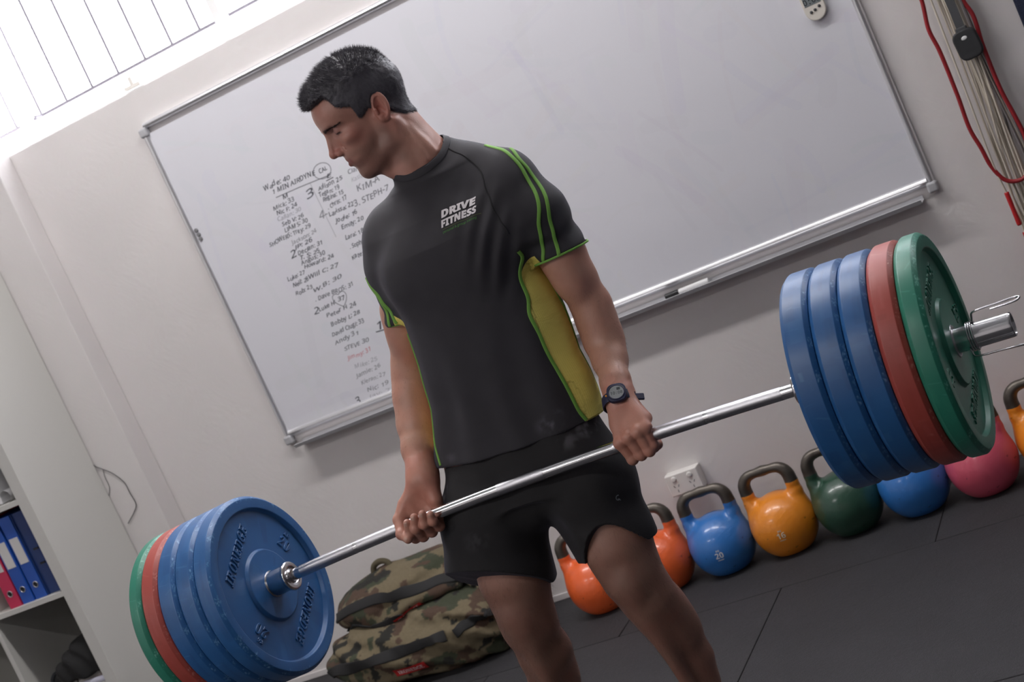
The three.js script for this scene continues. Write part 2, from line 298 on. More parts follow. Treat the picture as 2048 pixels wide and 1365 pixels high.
function boxUV(g) {                                                  // uv in metres from the facing axis
  const k = g.index ? g.toNonIndexed() : g, p = k.attributes.position, n = k.attributes.normal, uv = new Float32Array(p.count * 2);
  for (let i = 0; i < p.count; i++) {
    const a = [abs(n.getX(i)), abs(n.getY(i)), abs(n.getZ(i))], [u, v] = a[0] > a[1] && a[0] > a[2] ? [p.getZ(i), p.getY(i)] : a[1] > a[2] ? [p.getX(i), p.getZ(i)] : [p.getX(i), p.getY(i)];
    uv[i * 2] = u; uv[i * 2 + 1] = v;
  }
  k.setAttribute('uv', new THREE.BufferAttribute(uv, 2)); return k;
}
const V = (a) => new THREE.Vector3(...a);
const tube = (pts, r, seg = 40, rad = 8, closed = false, tension = 0.5) => new THREE.TubeGeometry(new THREE.CatmullRomCurve3(pts.map(V), closed, 'centripetal', tension), seg, r, rad, closed);
const rod = (a, b, r, r2 = r, seg = 24) => { const A = V(a), B = V(b), g = new THREE.CylinderGeometry(r2, r, A.distanceTo(B), seg); g.applyQuaternion(new THREE.Quaternion().setFromUnitVectors(new THREE.Vector3(0, 1, 0), B.clone().sub(A).normalize())); const c = A.add(B).multiplyScalar(0.5); return g.translate(c.x, c.y, c.z); };
const lathe = (pts, seg = 64) => new THREE.LatheGeometry(pts.map(([r, y]) => new THREE.Vector2(r, y)), seg);
let seed = 7;
const rnd = (a = 1, b) => { seed = (seed * 1664525 + 1013904223) >>> 0; const t = seed / 4294967296; return b === undefined ? t * a : a + t * (b - a); };

// triangles of a surface-nets result (or any {P, N, I}), cut by scalar fields: keeps where every field is > 0
function cut(g, fields) {
  let tri = [];
  const v = (i) => [g.P[3 * i], g.P[3 * i + 1], g.P[3 * i + 2], g.N[3 * i], g.N[3 * i + 1], g.N[3 * i + 2]];
  for (let i = 0; i < g.I.length; i += 3) tri.push([v(g.I[i]), v(g.I[i + 1]), v(g.I[i + 2])]);
  for (const f of fields) {
    const out = [];
    for (const t of tri) {
      const s = t.map((p) => f(p[0], p[1], p[2])), n = s.filter((q) => q > 0).length;
      if (n === 3) { out.push(t); continue; }
      if (!n) continue;
      const poly = [];
      for (let i = 0; i < 3; i++) {
        const j = (i + 1) % 3;
        if (s[i] > 0) poly.push(t[i]);
        if ((s[i] > 0) !== (s[j] > 0)) { const w = s[i] / (s[i] - s[j]); poly.push(t[i].map((q, c) => q + (t[j][c] - q) * w)); }
      }
      for (let i = 2; i < poly.length; i++) out.push([poly[0], poly[i - 1], poly[i]]);
    }
    tri = out;
  }
  return tri;
}
function triGeo(tri, color, uv) {                                    // color(x, y, z, nx, ny, nz) -> linear rgb
  const n = tri.length * 3, P = new Float32Array(n * 3), N = new Float32Array(n * 3), C = color && new Float32Array(n * 3), U = new Float32Array(n * 2);
  let i = 0;
  for (const t of tri) for (const p of t) {
    P.set(p.slice(0, 3), i * 3); const l = hypot(p[3], p[4], p[5]) || 1; N.set([p[3] / l, p[4] / l, p[5] / l], i * 3);
    if (color) C.set(color(...p), i * 3);
    U.set(uv ? uv(...p) : [p[0] + p[2] * 0.6, p[1]], i * 2); i++;
  }
  const g = new THREE.BufferGeometry();
  g.setAttribute('position', new THREE.BufferAttribute(P, 3)); g.setAttribute('normal', new THREE.BufferAttribute(N, 3)); g.setAttribute('uv', new THREE.BufferAttribute(U, 2));
  if (color) g.setAttribute('color', new THREE.BufferAttribute(C, 3));
  return g;
}
const gradient = (f, x, y, z, e = 0.001) => { const a = f(x + e, y, z) - f(x - e, y, z), b = f(x, y + e, z) - f(x, y - e, z), c = f(x, y, z + e) - f(x, y, z - e), g = hypot(a, b, c) || 1; return [a / g, b / g, c / g]; };
const onto = (f, p, off = 0) => { let q = p.slice(); for (let i = 0; i < 6; i++) { const n = gradient(f, ...q), d = f(...q) - off; q = q.map((v, c) => v - n[c] * d); } return q; };
// a flat ribbon that follows a surface along points
function ribbon(f, pts, w, off, seg = 60, thick = 0.0012) {
  const c = new THREE.CatmullRomCurve3(pts.map(V), false, 'centripetal'), P = [], I = [];
  for (let i = 0; i <= seg; i++) {
    const q = onto(f, c.getPoint(i / seg).toArray(), off), n = V(gradient(f, ...q)), t = c.getTangent(i / seg), s = new THREE.Vector3().crossVectors(n, t).normalize();
    for (const [a, b] of [[-1, -1], [-0.8, 1], [0.8, 1], [1, -1]]) P.push(...V(onto(f, V(q).addScaledVector(s, a * w / 2).toArray(), off + (b < 0 ? -thick : thick))).toArray());
  }
  for (let i = 0; i < seg; i++) for (let k = 0; k < 3; k++) { const a = i * 4 + k, b = a + 4; I.push(a, b, a + 1, a + 1, b, b + 1); }
  const g = new THREE.BufferGeometry(); g.setAttribute('position', new THREE.Float32BufferAttribute(P, 3)); g.setIndex(I); g.computeVertexNormals(); return g;
}
// a print that lies on a surface: rectangle with centre c, right r, up u (metres), cast along -n
function patch(f, c, r, u, w, h, off = 0.001, nu = 20, nv = 10) {
  const P = [], U = [], I = [];
  for (let j = 0; j <= nv; j++) for (let i = 0; i <= nu; i++) {
    const s = (i / nu - 0.5) * w, t = (j / nv - 0.5) * h;
    P.push(...onto(f, c.map((v, k) => v + r[k] * s + u[k] * t), off)); U.push(i / nu, j / nv);
  }
  for (let j = 0; j < nv; j++) for (let i = 0; i < nu; i++) { const a = j * (nu + 1) + i, b = a + nu + 1; I.push(a, a + 1, b, a + 1, b + 1, b); }
  const g = new THREE.BufferGeometry(); g.setAttribute('position', new THREE.Float32BufferAttribute(P, 3)); g.setAttribute('uv', new THREE.Float32BufferAttribute(U, 2)); g.setIndex(I); g.computeVertexNormals(); return g;
}
// ---------- textures ----------
const canvasTex = (w, h, draw, srgb = true) => { const c = document.createElement('canvas'); c.width = w; c.height = h; draw(c.getContext('2d'), w, h); const t = new THREE.CanvasTexture(c); if (srgb) t.colorSpace = THREE.SRGBColorSpace; t.magFilter = THREE.LinearFilter; t.anisotropy = 8; return t; };
const dataTex = (n, f, srgb = false) => { const d = new Uint8Array(n * n * 4); for (let j = 0; j < n; j++) for (let i = 0; i < n; i++) { const c = f(i / n, j / n); d.set([c[0] * 255, c[1] * 255, c[2] * 255, 255].map((v) => clamp(v, 0, 255)), (j * n + i) * 4); } const t = new THREE.DataTexture(d, n, n); t.wrapS = t.wrapT = THREE.RepeatWrapping; t.magFilter = THREE.LinearFilter; if (srgb) t.colorSpace = THREE.SRGBColorSpace; t.needsUpdate = true; return t; };
const tiled = (u, v, n, per) => { const a = u * 2 * PI, b = v * 2 * PI, s = per / (2 * PI); return fbm(cos(a) * s + 11, sin(a) * s + cos(b) * s, sin(b) * s + 5, n); };
const std = (o) => new THREE.MeshStandardMaterial(o), phys = (o) => new THREE.MeshPhysicalMaterial(o);
const lin = (r, g, b) => new THREE.Color().setRGB(r, g, b);
const rep = (t, x, y = x) => { const c = t.clone(); c.repeat.set(x, y); c.needsUpdate = true; return c; };
// ===== room shell =====
const plasterNoise = dataTex(256, (u, v) => { const n = tiled(u, v, 5, 22); return [n, n, n]; });
const plasterTone = dataTex(256, (u, v) => { const n = 0.955 + 0.045 * tiled(u, v, 4, 6); return [n, n * 0.998, n * 0.995]; }, true);
const M = {
  wall: std({ color: lin(0.74, 0.71, 0.71), roughness: 0.75, bumpMap: rep(plasterNoise, 3), bumpScale: 0.0008, map: rep(plasterTone, 0.7) }),
  ceiling: std({ color: lin(0.7, 0.7, 0.69), roughness: 0.9 }),
  whiteTrim: std({ color: lin(0.75, 0.75, 0.75), roughness: 0.5 }),
  rubberDark: std({ color: lin(0.02, 0.02, 0.022), roughness: 0.8 }),
};
const X0 = -2.2, X1 = 5.6, Z1 = 8.2, SILL = 2.18, T = 0.2;
structure('wall_back', [box(X0 - T, X1 + T, -0.1, SILL, -T, 0), box(X0 - T, X1 + T, 2.98, CEILING, -T, 0), box(X0 - T, -0.95, SILL, 2.98, -T, 0), box(4.3, X1 + T, SILL, 2.98, -T, 0)], M.wall);
structure('wall_left', box(X0 - T, X0, -0.1, CEILING, 0, Z1), M.wall);
structure('wall_right', box(X1, X1 + T, -0.1, CEILING, 0, Z1), std({ color: lin(0.16, 0.16, 0.17), roughness: 0.8 }));
structure('wall_front', box(X0 - T, X1 + T, -0.1, CEILING, Z1, Z1 + T), M.wall);
structure('ceiling', box(X0 - T, X1 + T, CEILING, CEILING + 0.15, -T, Z1 + T), M.ceiling);
structure('column', box(-1.35, -0.556, 0, CEILING - 0.002, 0.0, 0.1, 0.004), M.wall);
structure('baseboard_back', box(-0.55, X1, 0, 0.022, 0.0005, 0.006, 0.002), M.wall);

// floor: black rubber mats, one metre square, the row at the wall cut narrower
const rubberBump = dataTex(512, (u, v) => { const n = 0.5 * hash3((u * 512) | 0, (v * 512) | 0, 3) + 0.5 * tiled(u, v, 4, 60); return [n, n, n]; });
const rubberTone = dataTex(512, (u, v) => {
  const s = hash3((u * 512) | 0, (v * 512) | 0, 9), t = tiled(u, v, 5, 9), w = 0.75 + 0.5 * t + (s > 0.985 ? 1.1 : 0) + 0.25 * (hash3((u * 512) | 0, (v * 512) | 0, 5) - 0.5);
  return [0.5 * w, 0.495 * w, 0.51 * w];
});
const rubberSpots = [0, 1, 2].map((i) => { const t = rep(rubberTone, 1); t.offset.set(i * 0.37, i * 0.61); return t; });
const matMats = [0, 1, 2].map((i) => std({ color: lin(0.043 + 0.003 * i, 0.042 + 0.003 * i, 0.048 + 0.003 * i), roughness: 0.72, map: rubberSpots[i], bumpMap: rep(rubberBump, 2), bumpScale: 0.0025 }));
const floorG = new THREE.Group(); floorG.name = 'floor'; floorG.userData.kind = 'structure'; scene.add(floorG);
mesh('concrete_slab', box(X0 - T, X1 + T, -0.15, -0.0135, -T, Z1 + T), std({ color: lin(0.03, 0.03, 0.03), roughness: 1 }), floorG);
for (let r = 0; r < 9; r++) {
  const z0 = r ? 0.544 + (r - 1) : 0.004, z1 = r ? z0 + 1 : 0.544, off = r % 2 ? 0.642 : 0.106;
  for (let c = -3; c < 6; c++) {
    const x0 = max(X0, off + c), x1 = min(X1, off + c + 1); if (x1 - x0 < 0.02 || z0 > Z1) continue;
    mesh('rubber_mat', box(x0 + 0.0012, x1 - 0.0012, -0.013, rnd(-0.0006, 0), z0 + 0.0012, min(z1, Z1) - 0.0012, 0.0022, 1), matMats[(r * 5 + c + 30) % 3], floorG);
  }
}

// window over the wall: aluminium frame, glass panes, security grille outside
const frameMat = std({ color: lin(0.82, 0.82, 0.82), roughness: 0.4 });
const win = new THREE.Group(); win.name = 'window_1'; win.userData.kind = 'structure'; scene.add(win);
mesh('window_frame', [box(-0.95, 4.3, SILL, SILL + 0.018, -0.125, -0.075, 0.004), box(-0.95, 4.3, 2.95, 2.98, -0.125, -0.075, 0.004), ...[-0.95, -0.515, 0.395, 1.3, 2.2, 3.1, 4.265].map((x) => box(x, x + 0.034, SILL, 2.98, -0.125, -0.075, 0.004))], frameMat, win);
for (const [a, b] of [[-0.916, -0.515], [-0.481, 0.395], [0.429, 1.3], [1.334, 2.2], [2.234, 3.1], [3.134, 4.265]]) mesh('pane', box(a, b, SILL + 0.018, 2.95, -0.102, -0.098), phys({ color: 0xffffff, transmission: 1, thickness: 0, roughness: 0.02, ior: 1.5 }), win);
mesh('window_latch', [box(-0.035, 0.035, SILL + 0.018, SILL + 0.032, -0.076, -0.055, 0.003), box(-0.008, 0.008, SILL + 0.03, SILL + 0.06, -0.072, -0.06, 0.003)], std({ color: lin(0.62, 0.6, 0.56), roughness: 0.4 }), win);
const grille = new THREE.Group(); grille.name = 'security_grille'; grille.userData = { label: 'white steel security grille of upright bars outside the high window', category: 'grille' }; scene.add(grille);
const barMat = std({ color: lin(0.12, 0.11, 0.13), roughness: 0.6 });
for (let i = -4; i < 38; i++) mesh('bar', rod([-0.519 + i * 0.1265, 2.292, -0.235], [-0.519 + i * 0.1265, 3.1, -0.235], 0.0052, 0.0052, 10), barMat, grille);
mesh('rail', [rod([-1.1, 2.292, -0.235], [4.4, 2.292, -0.235], 0.0062, 0.0062, 10), rod([-1.1, 3.0, -0.235], [4.4, 3.0, -0.235], 0.0062, 0.0062, 10)], barMat, grille);
for (const x of [-0.519, 0.367, 1.252, 2.137, 3.023]) mesh('bracket', rod([x, 2.292, -0.235], [x, 2.292, -0.19], 0.006, 0.006, 8), barMat, grille);

// ceiling lamps
const lampGlow = std({ color: lin(0.9, 0.9, 0.9), emissive: lin(...LAMP_COLOR), emissiveIntensity: 2.2, roughness: 0.6 }), lampBody = std({ color: lin(0.75, 0.75, 0.75), roughness: 0.4 });
LAMPS.forEach(([x, z, power], i) => {
  const t = thing('ceiling_lamp', ['white fluorescent lamp over the bookcase end of the whiteboard', 'white fluorescent lamp over the lifter', 'white fluorescent lamp over the row of kettlebells', 'white fluorescent lamp in the middle row, window side', 'white fluorescent lamp in the middle row, room side', 'white fluorescent lamp of the last row, bookcase side', 'white fluorescent lamp of the last row, rope side'][i], 'lamp', [x, CEILING, z], 0, 'fluorescent ceiling lamps');
  mesh('housing', box(-0.64, 0.64, -0.06, 0, -0.09, 0.09, 0.012), lampBody, t);
  mesh('diffuser', box(-0.6, 0.6, -0.085, -0.06, -0.07, 0.07, 0.01), lampGlow, t);
  const l = new THREE.RectAreaLight(lin(...LAMP_COLOR), power, 1.2, 0.14); l.position.set(x, CEILING - 0.087, z); l.lookAt(x, 0, z); l.name = 'tube_light'; scene.add(l);
});
// ===== whiteboard with its handwriting =====
const BY = 0.846;
const WRITING = `Wade: 40|.342|.835|.111|-.5
1 MIN AIRDYNE|.366|.811|.181|-.3
CAL|.562|.806|.034|2.8
M|.394|.78|.023|2.6
E|.578|.781|.021|1.9
Mick: 33|.342|.76|.092|.4|.75
Nic F: 24|.347|.74|.088|.3
Callan: 30|.34|.72|.101|.3|.3
Seb V: 26|.348|.699|.092|-.7
LIAM S: 30|.347|.677|.099|1.8
SHOWERS: Trey: 29|.269|.654|.178|1.5
Jackson: 24|.354|.63|.107|1.7|.45
JP: 26|.355|.612|.076|1.5
2|.326|.588|.026|5.8
Declan: 31|.356|.588|.107|1.2
T. S: 25|.355|.572|.085|-1
Angus: 30|.353|.554|.102|.2
Howard: 24|.355|.537|.125|-1.4
Luke: 27|.276|.521|.075|1.4
Will C: 27|.353|.499|.127|.3|.8
Neil: 28|.285|.495|.07|1.9
Rob: 23|.281|.466|.075|1.6
W.B: 30|.348|.45|.126|4.5|.7
. Dave BROS: 31|.341|.421|.163|-.4|.75
2|.315|.383|.024|2.9
Luke H:|.338|.385|.073|2.4
37|.421|.389|.03|1.8
Peter H 24|.354|.355|.127|.4|.75
Bobby L: 28|.356|.322|.123|1.2|.8
David Clugi: 33|.342|.288|.139|1.1|.8
Andy 31|.34|.259|.103|2.1|.65
STEVE 30|.362|.226|.103|.4|.6
Jimmy: 31|.361|.192|.098|1.2|r.5
Mike: 25|.37|.157|.095|-2.3|.25
Jamie: 26|.362|.126|.104|1|.45
Kieran: 27|.367|.097|.101|-.8|.4
Nic: 19|.376|.064|.089|.4|.45
Jay: 7|.372|.04|.084|-1.3|.2
3|.317|.037|.021|9
Allison 25|.532|.757|.1|.7
Tegan: 19|.525|.737|.084|-1.1|.85
Regina: 15|.53|.717|.084|-1
. Chris: 17|.535|.689|.083|3.1
Larissa: 22|.528|.664|.103|1.1
Jodie: 16|.541|.635|.09|.4
Emily: 20|.55|.607|.092|.1
Lara: 18|.546|.57|.077|-.4
. Sophie: 21|.548|.536|.092|1.2
Kate: 19|.538|.501|.076|.3
3|.477|.745|.036|1.4|.8
4-|.49|.666|.034|0|.45
Clare: 19|.658|.764|.09|-1.5|.6
Kaslea: 18|.658|.738|.092|-1|.2
KIM-A|.662|.698|.094|1.2|.55
3. STEPH-7|.63|.657|.143|2.2|.6
1|.507|.247|.034|-5.3`;
const boardPrint = canvasTex(2048, 1024, (c, w, h) => {
  c.fillStyle = '#e9e9ee'; c.fillRect(0, 0, w, h);
  const S = w / 2.4;
  for (let i = 0; i < 260; i++) {                                     // wiped-out smears
    c.strokeStyle = `rgba(${150 + rnd(60)},${150 + rnd(60)},${165 + rnd(60)},${0.012 + rnd(0.03)})`; c.lineWidth = 8 + rnd(40); c.lineCap = 'round';
    const x = rnd(w), y = rnd(h), a = rnd(-0.5, 0.5) + (rnd() < 0.4 ? 1.4 : 0), l = 40 + rnd(260); c.beginPath(); c.moveTo(x, y); c.quadraticCurveTo(x + cos(a) * l * 0.5 + rnd(-30, 30), y + sin(a) * l * 0.5 + rnd(-30, 30), x + cos(a) * l, y + sin(a) * l); c.stroke();
  }
  const ink = (a, red) => red ? `rgba(190,60,70,${a})` : `rgba(38,40,48,${a})`;
  for (const row of WRITING.split('\n')) {
    let [t, x, y, wd, ang, a = '.9'] = row.split('|'); const red = a[0] === 'r', al = parseFloat(a.replace('r', ''));
    const big = /^(2|3|1|4-)$/.test(t), up = t === t.toUpperCase();
    let size = big ? 29 : /KIM|STEPH/.test(t) ? 22 : /1 MIN|Wade/.test(t) ? 18 : 16;
    c.save(); c.translate(+x * S, (1.2 - +y) * S); c.rotate(-ang * PI / 180); c.fillStyle = c.strokeStyle = ink(al, red); c.lineJoin = 'round';
    c.font = `italic ${size}px sans-serif`; const m = c.measureText(t).width, k = +wd * S / m;
    let px = 0;
    for (const ch of t) { c.save(); c.translate(px * k, rnd(-1.6, 1.6)); c.rotate(rnd(-0.13, 0.13)); c.scale(k * rnd(0.92, 1.06), rnd(0.9, 1.12)); c.fillText(ch, 0, 0); c.lineWidth = 0.5; c.stroke && c.strokeText(ch, 0, 0); c.restore(); px += c.measureText(ch).width; }
    c.restore();
  }
  const line = (pts, a, lw = 2.2) => { c.strokeStyle = ink(a); c.lineWidth = lw; c.lineCap = 'round'; c.beginPath(); pts.forEach(([x, y], i) => c[i ? 'lineTo' : 'moveTo'](x * S, (1.2 - y) * S)); c.stroke(); };
  line([[0.374, 0.797], [0.47, 0.795], [0.595, 0.789]], 0.65); line([[0.515, 0.79], [0.519, 0.594]], 0.22); line([[0.575, 0.776], [0.603, 0.777]], 0.9); line([[0.506, 0.245], [0.544, 0.241]], 0.85, 3);
  c.strokeStyle = ink(0.6); c.lineWidth = 2;
  c.beginPath(); c.ellipse(0.576 * S, (1.2 - 0.812) * S, 0.034 * S, 0.026 * S, 0, 0, 7); c.stroke();
  c.beginPath(); const hx = 0.434 * S, hy = (1.2 - 0.396) * S; c.moveTo(hx, hy + 24); c.bezierCurveTo(hx - 40, hy - 4, hx - 20, hy - 30, hx, hy - 14); c.bezierCurveTo(hx + 20, hy - 30, hx + 40, hy - 4, hx, hy + 24); c.stroke();
});
{
  const t = thing('whiteboard', 'large whiteboard with handwritten names and scores on the back wall', 'whiteboard', [0, BY, 0]);
  const alu = std({ color: lin(0.74, 0.74, 0.76), roughness: 0.3, metalness: 0.8 });
  const panel = new THREE.PlaneGeometry(2.36, 1.16);
  const face = box(0.02, 2.38, 0.02, 1.18, 0.002, 0.013);
  { const p = face.attributes.position, uv = face.attributes.uv; for (let i = 0; i < p.count; i++) uv.setXY(i, p.getX(i) / 2.4, p.getY(i) / 1.2); }
  mesh('board_panel', face, phys({ color: lin(0.86, 0.86, 0.88), map: boardPrint, roughness: 0.33, clearcoat: 0.25, clearcoatRoughness: 0.35 }), t);
  const prof = (len) => { const s = new THREE.Shape(); s.moveTo(0, 0); s.lineTo(0.022, 0); s.lineTo(0.022, 0.012); s.quadraticCurveTo(0.02, 0.022, 0.011, 0.024); s.quadraticCurveTo(0.002, 0.022, 0, 0.012); s.closePath(); return new THREE.ExtrudeGeometry(s, { depth: len, bevelEnabled: false, curveSegments: 6 }); };
  const horiz = (y) => prof(2.36).rotateY(PI / 2).applyMatrix4(new THREE.Matrix4().set(1, 0, 0, 0.02, 0, 0, -1, y + 0.022, 0, 1, 0, 0, 0, 0, 0, 1));
  mesh('frame_rail', horiz(0), alu, t); mesh('frame_rail', horiz(1.178), alu, t);
  const vert = (x) => prof(1.16).applyMatrix4(new THREE.Matrix4().set(1, 0, 0, x, 0, 0, -1, 1.18, 0, 1, 0, 0, 0, 0, 0, 1));
  mesh('frame_rail', vert(0), alu, t); mesh('frame_rail', vert(2.378), alu, t);
  const cap = std({ color: lin(0.42, 0.42, 0.44), roughness: 0.5 });
  for (const [x, y] of [[0, 0], [2.4, 0], [0, 1.2], [2.4, 1.2]]) mesh('corner_cap', box(x - 0.006 + (x ? -0.022 : 0), x + 0.006 + (x ? 0 : 0.022), y - 0.006 + (y ? -0.022 : 0), y + 0.006 + (y ? 0 : 0.022), 0.001, 0.028, 0.009, 3), cap, t);
  const s = new THREE.Shape(); s.moveTo(0, 0); s.lineTo(0.062, 0); s.lineTo(0.066, 0.012); s.lineTo(0.063, 0.013); s.lineTo(0.06, 0.003); s.lineTo(0.003, 0.003); s.lineTo(0.003, 0.016); s.lineTo(0, 0.016); s.closePath();
  mesh('pen_tray', new THREE.ExtrudeGeometry(s, { depth: 2.30, bevelEnabled: false }).rotateY(-PI / 2).translate(2.35, -0.018, 0.001), std({ color: lin(0.66, 0.66, 0.68), roughness: 0.35, metalness: 0.6, side: THREE.DoubleSide }), t);
  // round magnets
  const mg = ['topmost of the three small round grey magnets at the whiteboard edge', 'middle one of the three small round grey magnets at the whiteboard edge', 'lowest of the three small round grey magnets at the whiteboard edge'];
  [[0.0315, 0.812], [0.0335, 0.796], [0.0335, 0.780]].forEach(([x, y], i) => { const o = thing('magnet', mg[i], 'magnet', [x, BY + y, 0.013], 0, 'round magnets on the whiteboard'); mesh('disc', lathe([[0, 0.005], [0.0062, 0.005], [0.0075, 0.0035], [0.0078, 0]], 20).rotateX(PI / 2), std({ color: lin(0.2, 0.2, 0.21), roughness: 0.5 }), o); });
  // marker on the tray
  const mk = thing('marker_pen', 'white whiteboard marker with a black cap lying in the pen tray', 'marker', [1.505, BY - 0.003, 0.034], 0.03);
  mesh('barrel', lathe([[0, 0], [0.0085, 0], [0.0095, 0.002], [0.0095, 0.10], [0.006, 0.102], [0, 0.102]], 20).rotateZ(-PI / 2).translate(0.047, 0, 0), std({ color: lin(0.8, 0.8, 0.8), roughness: 0.35 }), mk);
  mesh('cap', lathe([[0, 0], [0.0092, 0], [0.0102, 0.002], [0.0102, 0.046], [0, 0.046]], 20).rotateZ(-PI / 2), std({ color: lin(0.015, 0.015, 0.017), roughness: 0.4 }), mk, 'black cap');
  // kitchen timer
  const tm = thing('digital_timer', 'small white digital timer with a grey display stuck on the whiteboard', 'timer', [2.277, 1.502, 0.0135], 0);
  const ts = new THREE.Shape(); ts.moveTo(-0.03, 0.055); ts.lineTo(0.03, 0.055); ts.lineTo(0.029, -0.03); ts.bezierCurveTo(0.028, -0.072, -0.028, -0.072, -0.029, -0.03); ts.closePath();
  mesh('case', new THREE.ExtrudeGeometry(ts, { depth: 0.011, bevelEnabled: true, bevelSize: 0.003, bevelThickness: 0.003, bevelSegments: 3, curveSegments: 20 }).translate(0, 0, 0.003), std({ color: lin(0.7, 0.66, 0.6), roughness: 0.45 }), tm);
  const digits = canvasTex(256, 128, (c, w, h) => { c.fillStyle = '#70777a'; c.fillRect(0, 0, w, h); c.fillStyle = '#1d2226'; c.font = 'bold 112px monospace'; c.textAlign = 'center'; c.fillText('0:00', w / 2, 104); });
  mesh('display', new THREE.PlaneGeometry(0.05, 0.026).translate(0, -0.004, 0.0176), std({ map: digits, roughness: 0.25 }), tm);
  const bt = std({ color: lin(0.06, 0.06, 0.065), roughness: 0.5 });
  for (const [x, y] of [[-0.013, -0.036], [0.0, -0.033], [0.015, -0.027]]) mesh('button', lathe([[0, 0.003], [0.0035, 0.003], [0.0046, 0.001], [0.0046, 0]], 16).rotateX(PI / 2).translate(x, y, 0.0168), bt, tm);
}
// ===== barbell: loaded, so the shaft bows =====
const BC = [1.59269692, 0.7942863, 1.70827237], BD = [0.9996707, 0.0179693, 0.0183206], SAG = 0.04641308;
const barAt = (s) => { const a = min(abs(s), 0.655), dip = -SAG * a * a - (abs(s) - a) * 2 * SAG * a; return [BC[0] + BD[0] * s, BC[1] + BD[1] * s + dip, BC[2] + BD[2] * s]; };
const barDir = (s) => V(barAt(s + 1e-3)).sub(V(barAt(s - 1e-3))).normalize();
const along = (a, b, r, seg = 40, rad = 28) => tube(Array.from({ length: 9 }, (_, i) => barAt(lerp(a, b, i / 8))), r, seg, rad);
const setFrame = (o, s, face) => { const Z = barDir(s).multiplyScalar(face), Y = new THREE.Vector3(0, 1, 0).addScaledVector(Z, -Z.y).normalize(), X = new THREE.Vector3().crossVectors(Y, Z); o.quaternion.setFromRotationMatrix(new THREE.Matrix4().makeBasis(X, Y, Z)); o.position.set(...barAt(s)); };
const chrome = std({ color: lin(0.72, 0.72, 0.74), metalness: 1, roughness: 0.17 });
const knurlBump = dataTex(64, (u, v) => { const n = 0.5 + 0.25 * (sin((u + v) * 8 * 2 * PI) + sin((u - v) * 8 * 2 * PI)); return [n, n, n]; });
const knurl = (len) => std({ color: lin(0.58, 0.58, 0.61), metalness: 1, roughness: 0.23, bumpMap: rep(knurlBump, len * 60, 10), bumpScale: 0.00012 });
{
  const t = thing('barbell', 'chrome barbell with bowed shaft loaded with coloured plates in the man\'s hands', 'barbell', [0, 0, 0]);
  mesh('shaft', along(-0.66, 0.66, 0.0138, 80), chrome, t);
  for (const [a, b] of [[-0.058, 0.062], [-0.452, -0.236], [-0.625, -0.462], [0.236, 0.452], [0.462, 0.625]]) mesh('knurling', along(a, b, 0.0143), knurl(b - a), t);
  for (const e of [-1, 1]) {
    const collar = lathe([[0.0140, 0.001], [0.0155, 0.0005], [0.0165, 0.004], [0.020, 0.004], [0.0225, 0], [0.032, 0], [0.0352, 0.0028], [0.0358, 0.006], [0.0345, 0.0105], [0.0325, 0.012], [0.0318, 0.0135], [0.0312, 0.015], [0.0312, 0.0555], [0.0255, 0.056]], 64).rotateX(PI / 2);
    const c = mesh('collar', collar, chrome, t); setFrame(c, e * 0.655, e);
    const sleeve = lathe([[0.0249, 0.05], [0.0249, 0.44], [0.0238, 0.445], [0.021, 0.445], [0.0205, 0.438], [0.011, 0.438], [0.010, 0.44], [0, 0.441]], 56).rotateX(PI / 2);
    const s = mesh('sleeve', sleeve, chrome, t); setFrame(s, e * 0.655, e);
  }
}
// ===== bumper plates =====
const serif = await new FontLoader().loadAsync('fonts/droid/droid_serif_bold.typeface.json');
const sansB = await new FontLoader().loadAsync('fonts/droid/droid_sans_bold.typeface.json');
const glyphs = new Map();
const glyph = (ch, h, font, depth) => { const k = ch + h; if (!glyphs.has(k)) { const g = new TextGeometry(ch, { font, size: h, depth, curveSegments: 4, bevelEnabled: true, bevelThickness: 0.0008, bevelSize: 0.0008, bevelSegments: 1 }); g.computeBoundingBox(); glyphs.set(k, g); } return glyphs.get(k).clone(); };
function raisedText(text, radius, angle, h, z, font = serif, gap = 0.1, squeeze = 0.8) {     // straight line, letter tops outward
  const gs = [...text].map((c) => glyph(c, h, font, 0.0026)), w = gs.map((g) => (g.boundingBox.max.x - Math.min(0, g.boundingBox.min.x)) * squeeze + h * gap), total = w.reduce((a, b) => a + b, 0), out = [];
  let x = -total / 2;
  gs.forEach((g, i) => { out.push(g.applyMatrix4(new THREE.Matrix4().set(squeeze, 0.16, 0, x, 0, 1, 0, radius, 0, 0, 1, z, 0, 0, 0, 1)).rotateZ(angle)); x += w[i]; });
  return join(out);
}
const paintTex = (base, light, dark) => canvasTex(1024, 256, (c, w, h) => {
  c.fillStyle = base; c.fillRect(0, 0, w, h);
  for (let i = 0; i < 900; i++) { c.fillStyle = rnd() < 0.5 ? `rgba(${dark},${rnd(0.10)})` : `rgba(${light},${rnd(0.08)})`; c.fillRect(rnd(w), rnd(h), 4 + rnd(60), 1 + rnd(7)); }
  for (const y0 of [0.36, 0.40, 0.60, 0.64]) for (let i = 0; i < 55; i++) { const x = rnd(w), n = 2 + rnd(7); for (let k = 0; k < n; k++) { c.fillStyle = `rgba(${light},${0.08 + rnd(0.45)})`; c.beginPath(); c.ellipse(x + rnd(-9, 9), h * y0 + rnd(-5, 5), 0.5 + rnd(2.6), 0.4 + rnd(1.6), rnd(3), 0, 7); c.fill(); } }
  for (let i = 0; i < 60; i++) { c.strokeStyle = `rgba(${light},${0.05 + rnd(0.25)})`; c.lineWidth = 0.6 + rnd(1.4); const x = rnd(w), y = h * (0.4 + rnd(0.2)); c.beginPath(); c.moveTo(x, y); c.lineTo(x + rnd(-18, 18), y + rnd(-16, 16)); c.stroke(); }
});
